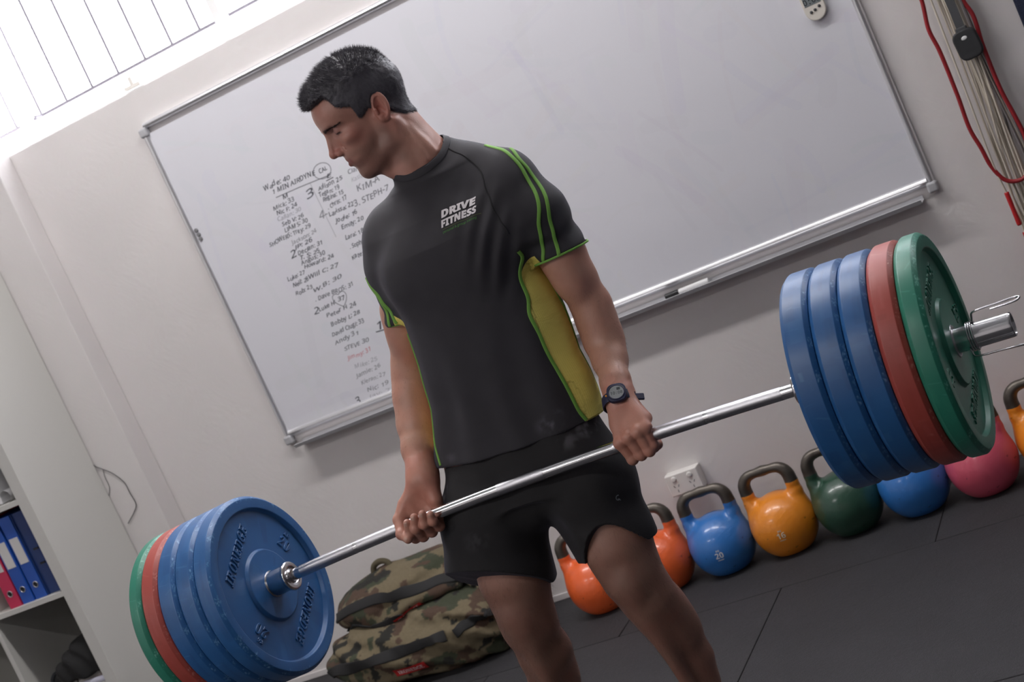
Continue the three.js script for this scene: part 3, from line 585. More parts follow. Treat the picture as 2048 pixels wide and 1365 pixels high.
const PAINT = {
  blue: phys({ map: paintTex('#255c96', '150,190,225', '8,26,56'), roughness: 0.42, clearcoat: 0.25, clearcoatRoughness: 0.35 }),
  red: phys({ map: paintTex('#a5453c', '225,165,158', '70,16,12'), roughness: 0.5, clearcoat: 0.2, clearcoatRoughness: 0.4 }),
  green: phys({ map: paintTex('#2a7f69', '170,225,210', '6,48,34'), roughness: 0.42, clearcoat: 0.25, clearcoatRoughness: 0.35 }),
};
const steelHub = std({ color: lin(0.5, 0.5, 0.52), metalness: 1, roughness: 0.3 });
const platePrototype = new Map();
function plateGeo(th) {
  if (platePrototype.has(th)) return platePrototype.get(th);
  const h = th / 2, half = [[0.0330, h - 0.003], [0.084, h - 0.003], [0.0875, h - 0.0045], [0.0895, h - 0.0105], [0.092, h - 0.0115], [0.186, h - 0.0115], [0.1885, h - 0.0105], [0.191, h - 0.002], [0.194, h], [0.2150, h], [0.2175, h - 0.001], [0.2240, h - 0.0085], [0.225, h - 0.0105]];
  const geo = lathe([...half.map(([r, y]) => [r, y]), ...half.slice().reverse().map(([r, y]) => [r, -y]), half[0]], 120).rotateX(PI / 2);
  const hub = lathe([[0.0254, -h], [0.0254, h - 0.001], [0.0315, h - 0.001], [0.0333, h - 0.003], [0.0333, -h + 0.003], [0.0315, -h + 0.001], [0.0254, -h + 0.001], [0.0254, -h]], 64).rotateX(PI / 2);
  platePrototype.set(th, [geo, hub]); return platePrototype.get(th);
}
function plate(color, kg, s, th, face, label, group, letters) {
  const t = thing('bumper_plate', label, 'weight plate', [0, 0, 0], 0, group); setFrame(t, s, face);
  const [geo, hub] = plateGeo(th);
  const spin = letters?.spin ?? rnd(6); const d = mesh('disc', geo, PAINT[color], t); d.rotation.z = spin; mesh('hub', hub, steelHub, t);
  if (letters) for (const [text, a, h, r, gap] of letters.rows) mesh('lettering', raisedText(text, r, a * PI / 180, h, th / 2 - 0.0118, serif, gap), PAINT[color], t);
}
const LP = [['blue', 20, 0.054], ['blue', 20, 0.058], ['blue', 20, 0.057], ['red', 25, 0.053], ['green', 10, 0.041]], RP = [['blue', 20, 0.059], ['blue', 20, 0.059], ['blue', 20, 0.059], ['red', 25, 0.0545], ['green', 10, 0.0465]];
const LL = ['innermost blue bumper plate of the left stack, raised lettering on its open face', 'second blue bumper plate of the left stack, behind the lettered one', 'third blue bumper plate of the left stack, against the red plate', 'red bumper plate of the left stack, between blue and green', 'green bumper plate at the outer end of the left stack, beside the bookcase'];
const RL = ['innermost blue bumper plate of the right stack, beside the lifter\'s watch hand', 'second blue bumper plate of the right stack, between two blue ones', 'third blue bumper plate of the right stack, against the red plate', 'red bumper plate of the right stack, between blue and green', 'green bumper plate at the outer end of the right stack, under the spring clip'];
const WORDS = (a) => ({ spin: 2, rows: [['IRONEDGE', a, 0.026, 0.112, 0.1], ['IRONEDGE', a - 181, 0.026, 0.112, 0.1], ['20', a - 94, 0.030, 0.122, 0.1], ['20', a + 91, 0.030, 0.122, 0.1], ['KG', a - 94, 0.009, 0.161, 0.15], ['KG', a + 91, 0.009, 0.161, 0.15]] });
{ let s = -0.711; LP.forEach(([c, kg, th], i) => { plate(c, kg, s - th / 2, th - 0.001, 1, LL[i], 'plates on the left end of the barbell', i ? null : WORDS(30)); s -= th; }); }
{ let s = 0.712; RP.forEach(([c, kg, th], i) => { const W = WORDS(14); W.rows.forEach((r) => { r[0] = r[0].replace('20', '10'); }); plate(c, kg, s + th / 2, th - 0.001, 1, RL[i], 'plates on the right end of the barbell', i === 4 ? W : null); s += th; }); }
// spring clip on the right sleeve
{
  const t = thing('spring_clip', 'chrome spring clip with two long handles on the right end of the barbell', 'clip'); setFrame(t, 1.012, 1);
  const coil = []; for (let i = 0; i <= 96; i++) { const a = -0.75 * PI + i / 96 * (7.27 * PI); coil.push([cos(a) * 0.0275, sin(a) * 0.0275, i / 96 * 0.016]); }
  mesh('coil', tube(coil, 0.0021, 240, 8), chrome, t);
  const a0 = coil[96], b0 = coil[0];
  const arm = (p, ux, uy, L) => { const o = (k, l, w = 0) => [p[0] + ux * k - uy * w, p[1] + uy * k + ux * w, p[2] + l]; return tube([p, o(0.007, 0.002), o(0.0165, 0.005), o(0.019, 0.012), o(0.021, L * 0.6), o(0.0225, L - 0.006), o(0.0215, L, 0.004), o(0.0185, L - 0.005, 0.008), o(0.016, L * 0.55, 0.008), o(0.0158, L * 0.42, 0.007)], 0.0021, 90, 8); };
  for (const p of [a0, b0]) { const l = hypot(p[0], p[1]); mesh('handle', arm(p, p[0] / l, p[1] / l, 0.10), chrome, t); }
}
// ===== kettlebells along the wall =====
const GRIP = [[0.069, 0.10, 0, 0.030], [0.0735, 0.175, 0, 0.0215], [0.0738, 0.205, 0, 0.0192], ...[0, 18, 36, 54, 72, 90].map((a) => [0.036 + 0.0375 * cos(a * PI / 180), 0.2245 + 0.0385 * sin(a * PI / 180), 0, 0.0180 - 0.00006 * a]), [0, 0.2642, 0, 0.0168]];
const kettleSDF = (x, y, z) => {
  const m = abs(x);
  let d = hypot(x, y - 0.087, z) - 0.1035;
  let h = chain(m, y, z, GRIP, 0.008);
  d = smin(d, h, 0.022);
  return smax(d, -y, 0.004);
};
const kettleNet = surfaceNets(kettleSDF, [-0.12, -0.01, -0.12], [0.12, 0.30, 0.12], 0.0045);
const chips = (x, y, z) => { const n = fbm(x * 60 + 9, y * 60, z * 60, 3), s = fbm(x * 14, y * 14, z * 14 + 4, 2); const k = n > 0.77 && s > 0.56 ? 0.45 : 0.9 + 0.12 * s; return [k, k, k]; };
const kettleBody = triGeo(cut(kettleNet, [(x, y, z) => 0.208 - y + 0.004 * (noise(x * 80, y * 80, z * 80) - 0.5)]), chips);
const kettleGrip = triGeo(cut(kettleNet, [(x, y, z) => y - 0.208 - 0.004 * (noise(x * 80, y * 80, z * 80) - 0.5)]), (x, y, z) => { const k = 0.7 + 0.6 * fbm(x * 30, y * 30, z * 30, 3); return [k, k, k]; });
const ironBump = dataTex(256, (u, v) => { const n = tiled(u, v, 4, 30); return [n, n, n]; });
const enamel = (r, g, b) => phys({ color: lin(r, g, b), vertexColors: true, roughness: 0.38, clearcoat: 0.6, clearcoatRoughness: 0.16, bumpMap: rep(ironBump, 6), bumpScale: 0.0006 });
const bareIron = std({ color: lin(0.13, 0.115, 0.10), metalness: 0.75, roughness: 0.42, vertexColors: true });
const numberTex = (n, col) => canvasTex(128, 128, (c) => { c.clearRect(0, 0, 128, 128); c.fillStyle = col; c.font = 'bold 62px sans-serif'; c.textAlign = 'center'; c.fillText(n, 64, 86); c.font = 'bold 22px sans-serif'; c.fillText('KG', 64, 34); c.fillRect(40, 98, 48, 7); });
const printPatch = (() => { const az = 0.09, el = -0.05, n = [sin(az) * cos(el), sin(el), cos(az) * cos(el)], r = [cos(az), 0, -sin(az)], u = [-sin(el) * sin(az), cos(el), -sin(el) * cos(az)]; return patch(kettleSDF, [n[0] * 0.1035, 0.087 + n[1] * 0.1035, n[2] * 0.1035], r, u, 0.052, 0.052, 0.0006, 8, 8); })();
function kettlebell(label, color, x, z, turn, num, numCol) {
  const t = thing('kettlebell', label, 'kettlebell', [x, 0.0005, z], turn, 'kettlebells standing along the wall');
  mesh('bell', kettleBody, enamel(...color), t); mesh('handle', kettleGrip, bareIron, t, 'bare worn iron grip');
  if (num) mesh('weight_print', printPatch, std({ map: numberTex(num, numCol), transparent: true, roughness: 0.5 }), t, 'white painted weight number');
}
const ORANGE = [0.86, 0.135, 0.028], BLUE = [0.03, 0.185, 0.56], AMBER = [0.90, 0.29, 0.018];
kettlebell('orange kettlebell seen between the man\'s legs, at the bookcase end of the row', ORANGE, 0.978, 0.235, 0.1);
kettlebell('orange kettlebell half hidden behind the man\'s left thigh', ORANGE, 1.206, 0.228, 0.05);
kettlebell('blue kettlebell with a white 20 on its front, under the wall socket', BLUE, 1.418, 0.232, 0.02, '20', '#dfe3ea');
kettlebell('amber yellow kettlebell between the blue one and the dark green one', AMBER, 1.627, 0.228, -0.02, '16', '#efe0c8');
kettlebell('dark green kettlebell beside the amber one, partly behind the right plates', [0.02, 0.075, 0.045], 1.836, 0.226, 0.06);
kettlebell('blue kettlebell under the blue plates of the right stack', BLUE, 2.045, 0.238, 0);
kettlebell('pink kettlebell under the green plate of the right stack', [0.68, 0.10, 0.16], 2.254, 0.25, -0.05);
kettlebell('amber yellow kettlebell at the far end of the row below the ropes', AMBER, 2.464, 0.222, 0);
// ===== double wall socket on its mounting block =====
{
  const t = thing('wall_socket', 'white double power socket on a raised block on the wall above the kettlebells', 'socket', [1.312, 0.262, 0]);
  const white = std({ color: lin(0.78, 0.76, 0.73), roughness: 0.35 }), dark = std({ color: lin(0.10, 0.10, 0.10), roughness: 0.6 });
  mesh('mounting_block', box(-0.058, 0.058, -0.037, 0.037, 0, 0.036, 0.003), white, t);
  mesh('face_plate', box(-0.0575, 0.0575, -0.0365, 0.0365, 0.036, 0.045, 0.004), white, t);
  for (const s of [-1, 1]) {
    mesh('rocker_switch', lathe([[0, 0.005], [0.006, 0.005], [0.0085, 0.0035], [0.0092, 0]], 24).rotateX(PI / 2).translate(s * 0.028, 0.02, 0.045), white, t);
    mesh('socket_slots', [[-0.0075, 0.002, 0.5], [0.0075, 0.002, -0.5], [0, -0.0145, 0]].map(([x, y, a]) => new THREE.BoxGeometry(0.0022, 0.0085, 0.002).rotateZ(a).translate(s * 0.028 + x, y - 0.006, 0.0446)), dark, t, 'dark plug slots');
  }
}
// ===== camouflage sandbags on the floor at the wall =====
const STRAPS = {
  up1: [[-0.01, 0.235, 0.2], [0.068, 0.265, 0.282], [0.211, 0.290, 0.319], [0.326, 0.286, 0.328], [0.422, 0.279, 0.328], [0.494, 0.2815, 0.309], [0.568, 0.268, 0.290], [0.62, 0.25, 0.2]],
  up2: [[0.06, 0.165, 0.30], [0.124, 0.17, 0.332], [0.193, 0.173, 0.345], [0.267, 0.183, 0.36], [0.34, 0.185, 0.36]],
  low1: [[-0.01, 0.10, 0.33], [0.07, 0.1156, 0.401], [0.2045, 0.129, 0.45], [0.30, 0.129, 0.445], [0.407, 0.137, 0.45], [0.487, 0.138, 0.453], [0.51, 0.14, 0.45]],
  low2: [[0.54, 0.135, 0.45], [0.584, 0.1457, 0.4247], [0.62, 0.1525, 0.412], [0.6565, 0.1505, 0.397], [0.69, 0.13, 0.33]],
  tag1: [0.355, 0.226, 0.345], tag1r: [0.99, -0.05, 0.02], tag2: [0.333, 0.066, 0.4446], tag2r: [1, 0, 0.03],
};
const tagFrame = (c, f, r) => { const n = V(gradient(f, ...onto(f, c))), R = V(r).addScaledVector(n, -V(r).dot(n)).normalize(); return [R.toArray(), new THREE.Vector3().crossVectors(n, R).toArray()]; };
const lowerBag = (x, y, z) => {
  let d = ell(x, y, z, 0.30, 0.10, 0.255, 0.37, 0.125, 0.20);
  d = smin(d, ell(x, y, z, 0.53, 0.11, 0.27, 0.16, 0.13, 0.17), 0.08);
  d = smax(d, -(y - 0.004), 0.02); d = smax(d, -(z - 0.016), 0.02);
  d += 0.011 * (fbm(x * 9, y * 16, z * 14, 3) - 0.5) * 2 + 0.006 * sin(y * 85 + x * 22 + 5 * noise(x * 6, y * 6, z * 6));
  return d + 0.008 * smooth(0.42, 0.6, x) * sin(x * 60 + y * 90 + 6 * noise(x * 8, y * 8, z * 8));
};
const upperBag = (x, y, z) => {
  const yy = y + 0.16 * max(0, x - 0.42) + 0.10 * max(0, 0.12 - x);
  let d = ell(x, yy, z, 0.335, 0.265, 0.165, 0.34, 0.092, 0.155);
  d = smin(d, ell(x, yy, z, 0.335, 0.225, 0.24, 0.30, 0.085, 0.112), 0.05);
  d = smax(d, -(z - 0.016), 0.02);
  d = smax(d, -(lowerBag(x, y, z) - 0.002), 0.012);
  return d + 0.009 * (fbm(x * 8 + 4, y * 14, z * 12, 3) - 0.5) * 2 + 0.006 * sin(yy * 80 - x * 14 + 6 * noise(x * 5, y * 5, z * 5));
};
const CAMO = [[0.155, 0.125, 0.075], [0.045, 0.052, 0.03], [0.075, 0.045, 0.03], [0.018, 0.018, 0.015]];
const camo = (seedX) => (x, y, z) => {
  const p = fbm(x * 11 + seedX, y * 17, z * 13, 3), q = fbm(x * 13 + 40, y * 19 + seedX, z * 15, 3), r = fbm(x * 15 + 80, y * 22, z * 18 + seedX, 3);
  const c = r > 0.635 ? 3 : q > 0.57 ? 2 : p > 0.545 ? 1 : 0, w = 0.9 + 0.2 * noise(x * 300, y * 300, z * 300); return CAMO[c].map((v) => v * w);
};
const canvasBump = dataTex(128, (u, v) => { const n = 0.5 + 0.25 * sin(u * 2 * PI * 24) + 0.25 * sin(v * 2 * PI * 24); return [n, n, n]; });
const camoMat = std({ vertexColors: true, roughness: 0.92, bumpMap: rep(canvasBump, 20), bumpScale: 0.0004 }), webbing = std({ color: lin(0.014, 0.014, 0.015), roughness: 0.8 });
const tagTex = canvasTex(512, 128, (c, w, h) => { c.fillStyle = '#b3201f'; c.fillRect(0, 0, w, h); c.fillStyle = '#e9e2e2'; c.font = 'bold 86px serif'; c.textAlign = 'center'; c.save(); c.translate(w / 2, 96); c.scale(0.86, 1); c.fillText('IRONEDGE', 0, 0); c.restore(); });
const tagMat = std({ map: tagTex, roughness: 0.7, side: THREE.DoubleSide });
{
  const a = thing('sandbag', 'camouflage sandbag lying on the floor under another, red tag low on its front', 'sandbag', [0, 0, 0], 0, 'camouflage sandbags stacked at the wall');
  mesh('bag', triGeo(cut(surfaceNets(lowerBag, [-0.12, -0.02, -0.01], [0.75, 0.3, 0.5], 0.0065), []), camo(0)), camoMat, a);
  mesh('strap', ribbon(lowerBag, STRAPS.low1, 0.042, 0.004, 50, 0.003), webbing, a);
  mesh('strap', ribbon(lowerBag, STRAPS.low2, 0.038, 0.004, 40, 0.003), webbing, a);
  mesh('maker_tag', patch(lowerBag, STRAPS.tag2, ...tagFrame(STRAPS.tag2, lowerBag, STRAPS.tag2r), 0.125, 0.036, 0.005, 24, 6), tagMat, a, 'red woven tag with white lettering');
  const b = thing('sandbag', 'camouflage sandbag lying on top of the other, black strap and red tag across it', 'sandbag', [0, 0, 0], 0, 'camouflage sandbags stacked at the wall');
  mesh('bag', triGeo(cut(surfaceNets(upperBag, [-0.12, 0.02, -0.01], [0.75, 0.42, 0.5], 0.0065), []), camo(13)), camoMat, b);
  mesh('strap', ribbon(upperBag, STRAPS.up1, 0.042, 0.004, 60, 0.003), webbing, b);
  mesh('strap', ribbon(upperBag, STRAPS.up2, 0.032, 0.004, 40, 0.003), webbing, b);
  mesh('maker_tag', patch(upperBag, STRAPS.tag1, ...tagFrame(STRAPS.tag1, upperBag, STRAPS.tag1r), 0.122, 0.03, 0.006, 24, 6), tagMat, b, 'red woven tag with white lettering');
  mesh('grab_loop', tube([[0.185, 0.325, 0.17], [0.195, 0.36, 0.165], [0.225, 0.372, 0.165], [0.252, 0.362, 0.165], [0.262, 0.335, 0.17]].map((p) => p), 0.011, 30, 8), std({ color: lin(0.09, 0.075, 0.045), roughness: 0.9 }), b);
}
// ===== ropes hung on the wall at the right =====
{
  const hookMat = std({ color: lin(0.3, 0.3, 0.31), metalness: 0.9, roughness: 0.4 });
  const hook = thing('wall_hook', 'steel wall hook carrying the bundle of ropes', 'hook', [2.62, 1.93, 0]);
  mesh('plate', box(-0.05, 0.05, -0.02, 0.02, 0, 0.004, 0.0015), hookMat, hook); mesh('peg', [-0.035, 0, 0.035].map((x) => tube([[x, 0, 0.003], [x, -0.004, 0.05], [x, 0.0, 0.085], [x, 0.018, 0.094]], 0.0045, 24, 8)), hookMat, hook);
  const cream = std({ color: lin(0.64, 0.58, 0.49), roughness: 0.6 }), grey = std({ color: lin(0.22, 0.20, 0.20), roughness: 0.65 });
  const where = ['at the whiteboard side of the bundle', 'running just inside the outermost cream rope', 'crossing under the padded strap', 'crossing behind the padded strap', 'in the middle of the bundle', 'close beside the middle of the bundle', 'beside the grey ropes', 'nearest the navy mat', 'hanging at the back of the bundle'];
  for (let i = 0; i < 9; i++) {
    const x0 = 2.583 + i * 0.0095, lo = 0.42 + rnd(0.2), dx = rnd(-0.014, 0.022), z = 0.02 + (i % 3) * 0.009, w = 0.012 + rnd(0.01), m = i === 6 || i === 8 ? grey : cream;
    const t = thing('skipping_rope', `${m === grey ? 'thin grey' : 'thin cream'} skipping rope hung doubled on the hook, ${where[i]}`, 'rope', [0, 0, 0], 0, 'skipping ropes hung on the wall hook');
    const xm = x0 + (i - 4) * -0.004, p = [[x0 - 0.004, lo + 0.03, z], [x0 + dx, 0.85, z], [xm + dx, 1.2, z + 0.012], [xm, 1.6, z + 0.02], [2.585 + i * 0.008, 1.93, 0.045 + (i % 3) * 0.01], [2.59 + i * 0.008, 1.945, 0.047 + (i % 3) * 0.01], [2.597 + i * 0.008, 1.925, 0.045 + (i % 3) * 0.01], [xm + w, 1.55, z + 0.022], [xm + w + dx * 0.5, 1.15, z + 0.014], [x0 + w - dx, 0.8, z], [x0 + w, lo, z]];
    mesh('cord', tube(p, 0.0031, 160, 7), m, t);
    const hm = i === 0 ? std({ color: lin(0.5, 0.02, 0.025), roughness: 0.35 }) : std({ color: lin(0.05, 0.05, 0.05), roughness: 0.5 });
    for (const [k, q] of [[0, p[0]], [1, p[10]]]) mesh('handle', lathe([[0.003, 0], [0.0062, 0], [0.0066, 0.004], [0.0062, 0.10], [0.0082, 0.118], [0.006, 0.124], [0, 0.124]], 16).rotateX(PI).translate(q[0], q[1], q[2]), hm, t);
  }
  const child = thing('skipping_rope', 'cream skipping rope ending in a bright red handle below the red tube', 'rope', [0, 0, 0], 0, 'skipping ropes hung on the wall hook');
  mesh('cord', tube([[2.578, 0.765, 0.05], [2.574, 0.84, 0.052], [2.582, 1.1, 0.055], [2.592, 1.5, 0.055], [2.60, 1.925, 0.06], [2.606, 1.946, 0.06], [2.612, 1.925, 0.06], [2.618, 1.4, 0.05], [2.604, 0.9, 0.045], [2.60, 0.62, 0.045]], 0.0031, 160, 7), cream, child);
  for (const q of [[2.578, 0.768, 0.05], [2.60, 0.625, 0.045]]) mesh('handle', lathe([[0.003, 0], [0.0066, 0], [0.007, 0.003], [0.0066, 0.05], [0.0074, 0.098], [0.006, 0.103], [0, 0.103]], 18).rotateX(PI).translate(...q), std({ color: lin(0.52, 0.018, 0.022), roughness: 0.35 }), child, 'bright red plastic handle');
  const red = thing('resistance_tube', 'dark red rubber tube hung in a long loop round the ropes', 'tube');
  mesh('tube', tube([[2.60, 1.94, 0.075], [2.572, 1.75, 0.062], [2.566, 1.5, 0.055], [2.565, 1.37, 0.05], [2.552, 1.284, 0.05], [2.557, 1.22, 0.05], [2.556, 1.081, 0.05], [2.552, 0.975, 0.05], [2.5605, 0.915, 0.05], [2.567, 0.855, 0.05], [2.588, 0.803, 0.05], [2.612, 0.789, 0.05], [2.64, 0.79, 0.052], [2.672, 0.825, 0.052], [2.683, 0.90, 0.052], [2.679, 0.966, 0.052], [2.671, 1.048, 0.052], [2.672, 1.185, 0.052], [2.678, 1.273, 0.052], [2.668, 1.323, 0.052], [2.662, 1.45, 0.055], [2.65, 1.75, 0.064], [2.635, 1.94, 0.075], [2.618, 1.955, 0.076]], 0.0062, 260, 12, true), std({ color: lin(0.30, 0.012, 0.018), roughness: 0.42 }), red);
  const pad = thing('padded_strap', 'black padded strap with a small white oval hanging between the ropes', 'strap', [2.639, 1.205, 0.078], -0.05);
  const ps = new THREE.Shape(), pw = 0.029, ph = 0.038, pr = 0.02; ps.moveTo(-pw + pr, -ph); ps.lineTo(pw - pr, -ph); ps.quadraticCurveTo(pw, -ph, pw, -ph + pr); ps.lineTo(pw, ph - pr); ps.quadraticCurveTo(pw, ph, pw - pr, ph); ps.lineTo(-pw + pr, ph); ps.quadraticCurveTo(-pw, ph, -pw, ph - pr); ps.lineTo(-pw, -ph + pr); ps.quadraticCurveTo(-pw, -ph, -pw + pr, -ph);
  mesh('pad', new THREE.ExtrudeGeometry(ps, { depth: 0.012, bevelEnabled: true, bevelSize: 0.0055, bevelThickness: 0.0055, bevelSegments: 4, curveSegments: 8 }).translate(0, 0, -0.006).rotateZ(0.06), std({ color: lin(0.021, 0.022, 0.025), roughness: 0.65, bumpMap: rep(canvasBump, 2), bumpScale: 0.0006 }), pad);
  mesh('oval_badge', new THREE.SphereGeometry(1, 24, 12).scale(0.0085, 0.0055, 0.0016).rotateZ(0.15).translate(-0.002, 0.02, 0.012), std({ color: lin(0.75, 0.75, 0.75), roughness: 0.4 }), pad, 'white oval badge');
  mesh('strap_web', [box(-0.014, 0.01, 0.04, 0.735, -0.003, 0.001), box(-0.018, 0.014, 0.035, 0.052, -0.006, 0.006, 0.003)], std({ color: lin(0.07, 0.072, 0.076), roughness: 0.8 }), pad);
  const nm = thing('hanging_mat', 'dark navy exercise mat hanging flat on the wall beyond the ropes', 'mat', [0, 0, 0]);
  mesh('mat', box(2.788, 3.40, 0.50, 2.06, 0.003, 0.018, 0.006), std({ color: lin(0.012, 0.018, 0.05), roughness: 0.75, bumpMap: rep(canvasBump, 6), bumpScale: 0.0008 }), nm);
}
// ===== white bookcase at the left with office clutter =====
{
  const lam = std({ color: lin(0.62, 0.615, 0.585), roughness: 0.42 }), t = thing('bookcase', 'tall white open bookcase with square compartments beside the back wall', 'bookcase', [0, 0, 0]);
  const xr = -0.737, xi = -0.787, xl = -2.12, zb = 0.104, zf = 0.494, tops = [0.361, 0.715, 1.069, 1.423];
  mesh('side_panel', box(xi, xr, 0, 1.83, zb, zf, 0.0015), lam, t); mesh('side_panel', box(xl - 0.05, xl, 0, 1.83, zb, zf, 0.0015), lam, t);
  mesh('top_panel', box(xl, xi, 1.78, 1.83, zb, zf, 0.0015), lam, t); mesh('bottom_panel', box(xl, xi, 0, 0.04, zb, zf, 0.0015), lam, t);
  for (const y of tops) mesh('shelf', box(xl, xi, y - 0.019, y, zb + 0.012, zf - 0.002, 0.001), lam, t);
  for (const x of [-1.140, -1.493, -1.80]) [0.04, ...tops].forEach((y, i) => mesh('divider', box(x, x + 0.019, y, (tops[i] ?? 1.799) - 0.019, zb + 0.012, zf - 0.002, 0.001), lam, t));
  mesh('back_panel', box(xl, xi, 0.04, 1.78, zb + 0.002, zb + 0.008), std({ color: lin(0.42, 0.41, 0.39), roughness: 0.7 }), t);
  // ring binders on the third shelf
  const y = 0.7155;
  const binder = (label, x0, w, z1, col, window_, slots, lean = 0) => {
    const b = thing('ring_binder', label, 'binder', [x0 + w / 2, y, z1 - 0.14], 0, 'ring binders on the bookcase shelf'); b.rotation.z = lean;
    const cover = std({ color: lin(...col), roughness: 0.38 });
    mesh('cover', [box(-w / 2, -w / 2 + 0.003, 0, 0.312, -0.14, 0.139, 0.001), box(w / 2 - 0.003, w / 2, 0, 0.312, -0.14, 0.139, 0.001), ...(slots ? [] : [box(-w / 2, w / 2, 0, 0.312, 0.137, 0.14, 0.001)])], cover, b);
    if (slots) { mesh('inside_face', box(-w / 2 + 0.003, w / 2 - 0.003, 0.001, 0.311, 0.10, 0.133), cover, b); mesh('ring_slot', [0.11, 0.165].map((h) => box(-0.013, 0.010, h, h + 0.007, 0.132, 0.1355)), std({ color: lin(0.01, 0.01, 0.012), roughness: 0.5 }), b); }
    else {
      mesh('paper_block', box(-w / 2 + 0.006, w / 2 - 0.006, 0.006, 0.303, -0.13, 0.10), std({ color: lin(0.7, 0.69, 0.66), roughness: 0.9 }), b);
      mesh('finger_hole', new THREE.TorusGeometry(0.0105, 0.0016, 8, 28).translate(0, 0.052, 0.1405), std({ color: lin(0.6, 0.6, 0.62), metalness: 1, roughness: 0.3 }), b); mesh('hole_dark', new THREE.CircleGeometry(0.0102, 24).translate(0, 0.052, 0.1404), std({ color: lin(0.012, 0.012, 0.014), roughness: 0.8 }), b);
      if (window_) mesh('spine_label', [box(-w / 2 + 0.006, w / 2 - 0.006, 0.135, 0.232, 0.1395, 0.1412)], std({ color: lin(0.66, 0.65, 0.64), roughness: 0.5 }), b, 'white paper spine label');
    }
  };
  binder('dark navy ring binder standing against the bookcase side, two small slots showing', -0.8665, 0.076, 0.470, [0.012, 0.038, 0.155], false, true);
  binder('bright blue ring binder with a white spine label, next to the navy one', -0.923, 0.052, 0.470, [0.014, 0.085, 0.42], true, false);
  binder('bright blue ring binder with a white spine label, beside the pink one', -0.982, 0.052, 0.474, [0.014, 0.085, 0.42], true, false);
  binder('pink red ring binder standing left of the blue ones', -1.043, 0.055, 0.476, [0.55, 0.025, 0.09], true, false);
  // upper compartment: papers
  const pap = thing('paper_stack', 'stack of white papers and magazines standing in the upper compartment', 'papers', [-0.865, 1.0695, 0.33]);
  for (const [i, c] of [[0, [0.74, 0.74, 0.76]], [1, [0.70, 0.70, 0.72]], [2, [0.10, 0.06, 0.10]], [3, [0.72, 0.71, 0.70]]]) mesh('magazine', box(-0.03 - i * 0.022, -0.012 - i * 0.022, 0, 0.27 - i * 0.013, -0.13, 0.13 - i * 0.008, 0.002).rotateZ(-0.10), std({ color: lin(...c), roughness: 0.35 }), pap);
  const sl = thing('plastic_sleeve', 'curled clear white plastic sleeve lying at the front of the upper compartment', 'sleeve', [-0.84, 1.0695, 0.435]);
  mesh('sheet', new THREE.CylinderGeometry(0.022, 0.022, 0.08, 32, 1, true, 0, 4.6).rotateX(PI / 2).translate(0, 0.0225, 0), std({ color: lin(0.72, 0.72, 0.74), roughness: 0.25, side: THREE.DoubleSide }), sl);
  // lower compartment: bag, rolls, folder
  const bagF = (x, yy, z) => { let d = ell(x, yy, z, -0.90, 0.42, 0.34, 0.19, 0.16, 0.15); d = smax(d, (yy - 0.50) - (x + 0.93) * 0.62, 0.03); d = smax(d, -(yy - 0.395), 0.01); d = smax(d, x + 0.79, 0.01); return d + 0.006 * sin(x * 70 + yy * 50 + 5 * noise(x * 9, yy * 9, z * 9)) * 0.8; };
  const bg = thing('cloth_bag', 'crumpled black cloth bag pushed into the lower compartment', 'bag');
  mesh('bag', triGeo(cut(surfaceNets(bagF, [-1.1, 0.37, 0.13], [-0.78, 0.6, 0.5], 0.006), [])), std({ color: lin(0.012, 0.012, 0.013), roughness: 0.85 }), bg);
  mesh('strap', tube([[-1.0, 0.43, 0.40], [-1.04, 0.43, 0.43], [-1.055, 0.405, 0.44], [-1.02, 0.39, 0.45]], 0.008, 24, 8), std({ color: lin(0.01, 0.012, 0.016), roughness: 0.8 }), bg);
  const rl = thing('paper_roll', 'thin white roll lying under the black bag', 'roll', [-0.91, 0.385, 0.435]);
  mesh('roll', rod([-0.125, -0.008, 0.01], [0.075, 0.0, 0.0], 0.012, 0.012, 24), std({ color: lin(0.66, 0.65, 0.63), roughness: 0.6 }), rl);
  mesh('cord', tube([[-0.03, 0.012, 0.008], [-0.026, -0.006, 0.02], [-0.024, -0.016, 0.014]], 0.0018, 16, 6), std({ color: lin(0.02, 0.02, 0.02), roughness: 0.6 }), rl);
  const of = thing('document_folder', 'orange document folder lying flat in the lower compartment', 'folder', [0, 0, 0]);
  mesh('cover', box(-1.02, -0.79, 0.3615, 0.3725, 0.24, 0.458, 0.002), std({ color: lin(0.62, 0.17, 0.015), roughness: 0.5 }), of);
  const pr = thing('poster_tube', 'white and lilac rolled poster at the bottom front of the lower compartment', 'roll', [-0.9, 0.372, 0.47]);
  mesh('roll', rod([-0.02, -0.0005 + 0.0, 0], [0.105, 0.0, 0], 0.0105, 0.0105, 28), std({ color: lin(0.6, 0.6, 0.72), roughness: 0.5 }), pr);
}
// thin black cable hanging behind the bookcase
{
  const t = thing('cable', 'thin black cable hanging loose on the wall behind the bookcase', 'cable'), m = std({ color: lin(0.015, 0.015, 0.017), roughness: 0.6 });
  const P = (a, z = 0.104) => a.map(([x, y]) => [x, y, z]);
  mesh('wire', tube(P([[-0.748, 1.25], [-0.745, 1.191], [-0.745, 1.136], [-0.737, 1.043], [-0.715, 1.023], [-0.678, 0.991], [-0.648, 0.943], [-0.646, 0.905], [-0.644, 0.853], [-0.667, 0.83], [-0.714, 0.799]]), 0.0014, 80, 6), m, t);
  mesh('wire', tube(P([[-0.708, 1.019], [-0.716, 0.99], [-0.718, 0.949], [-0.741, 0.915]]), 0.001, 40, 6), m, t);
}
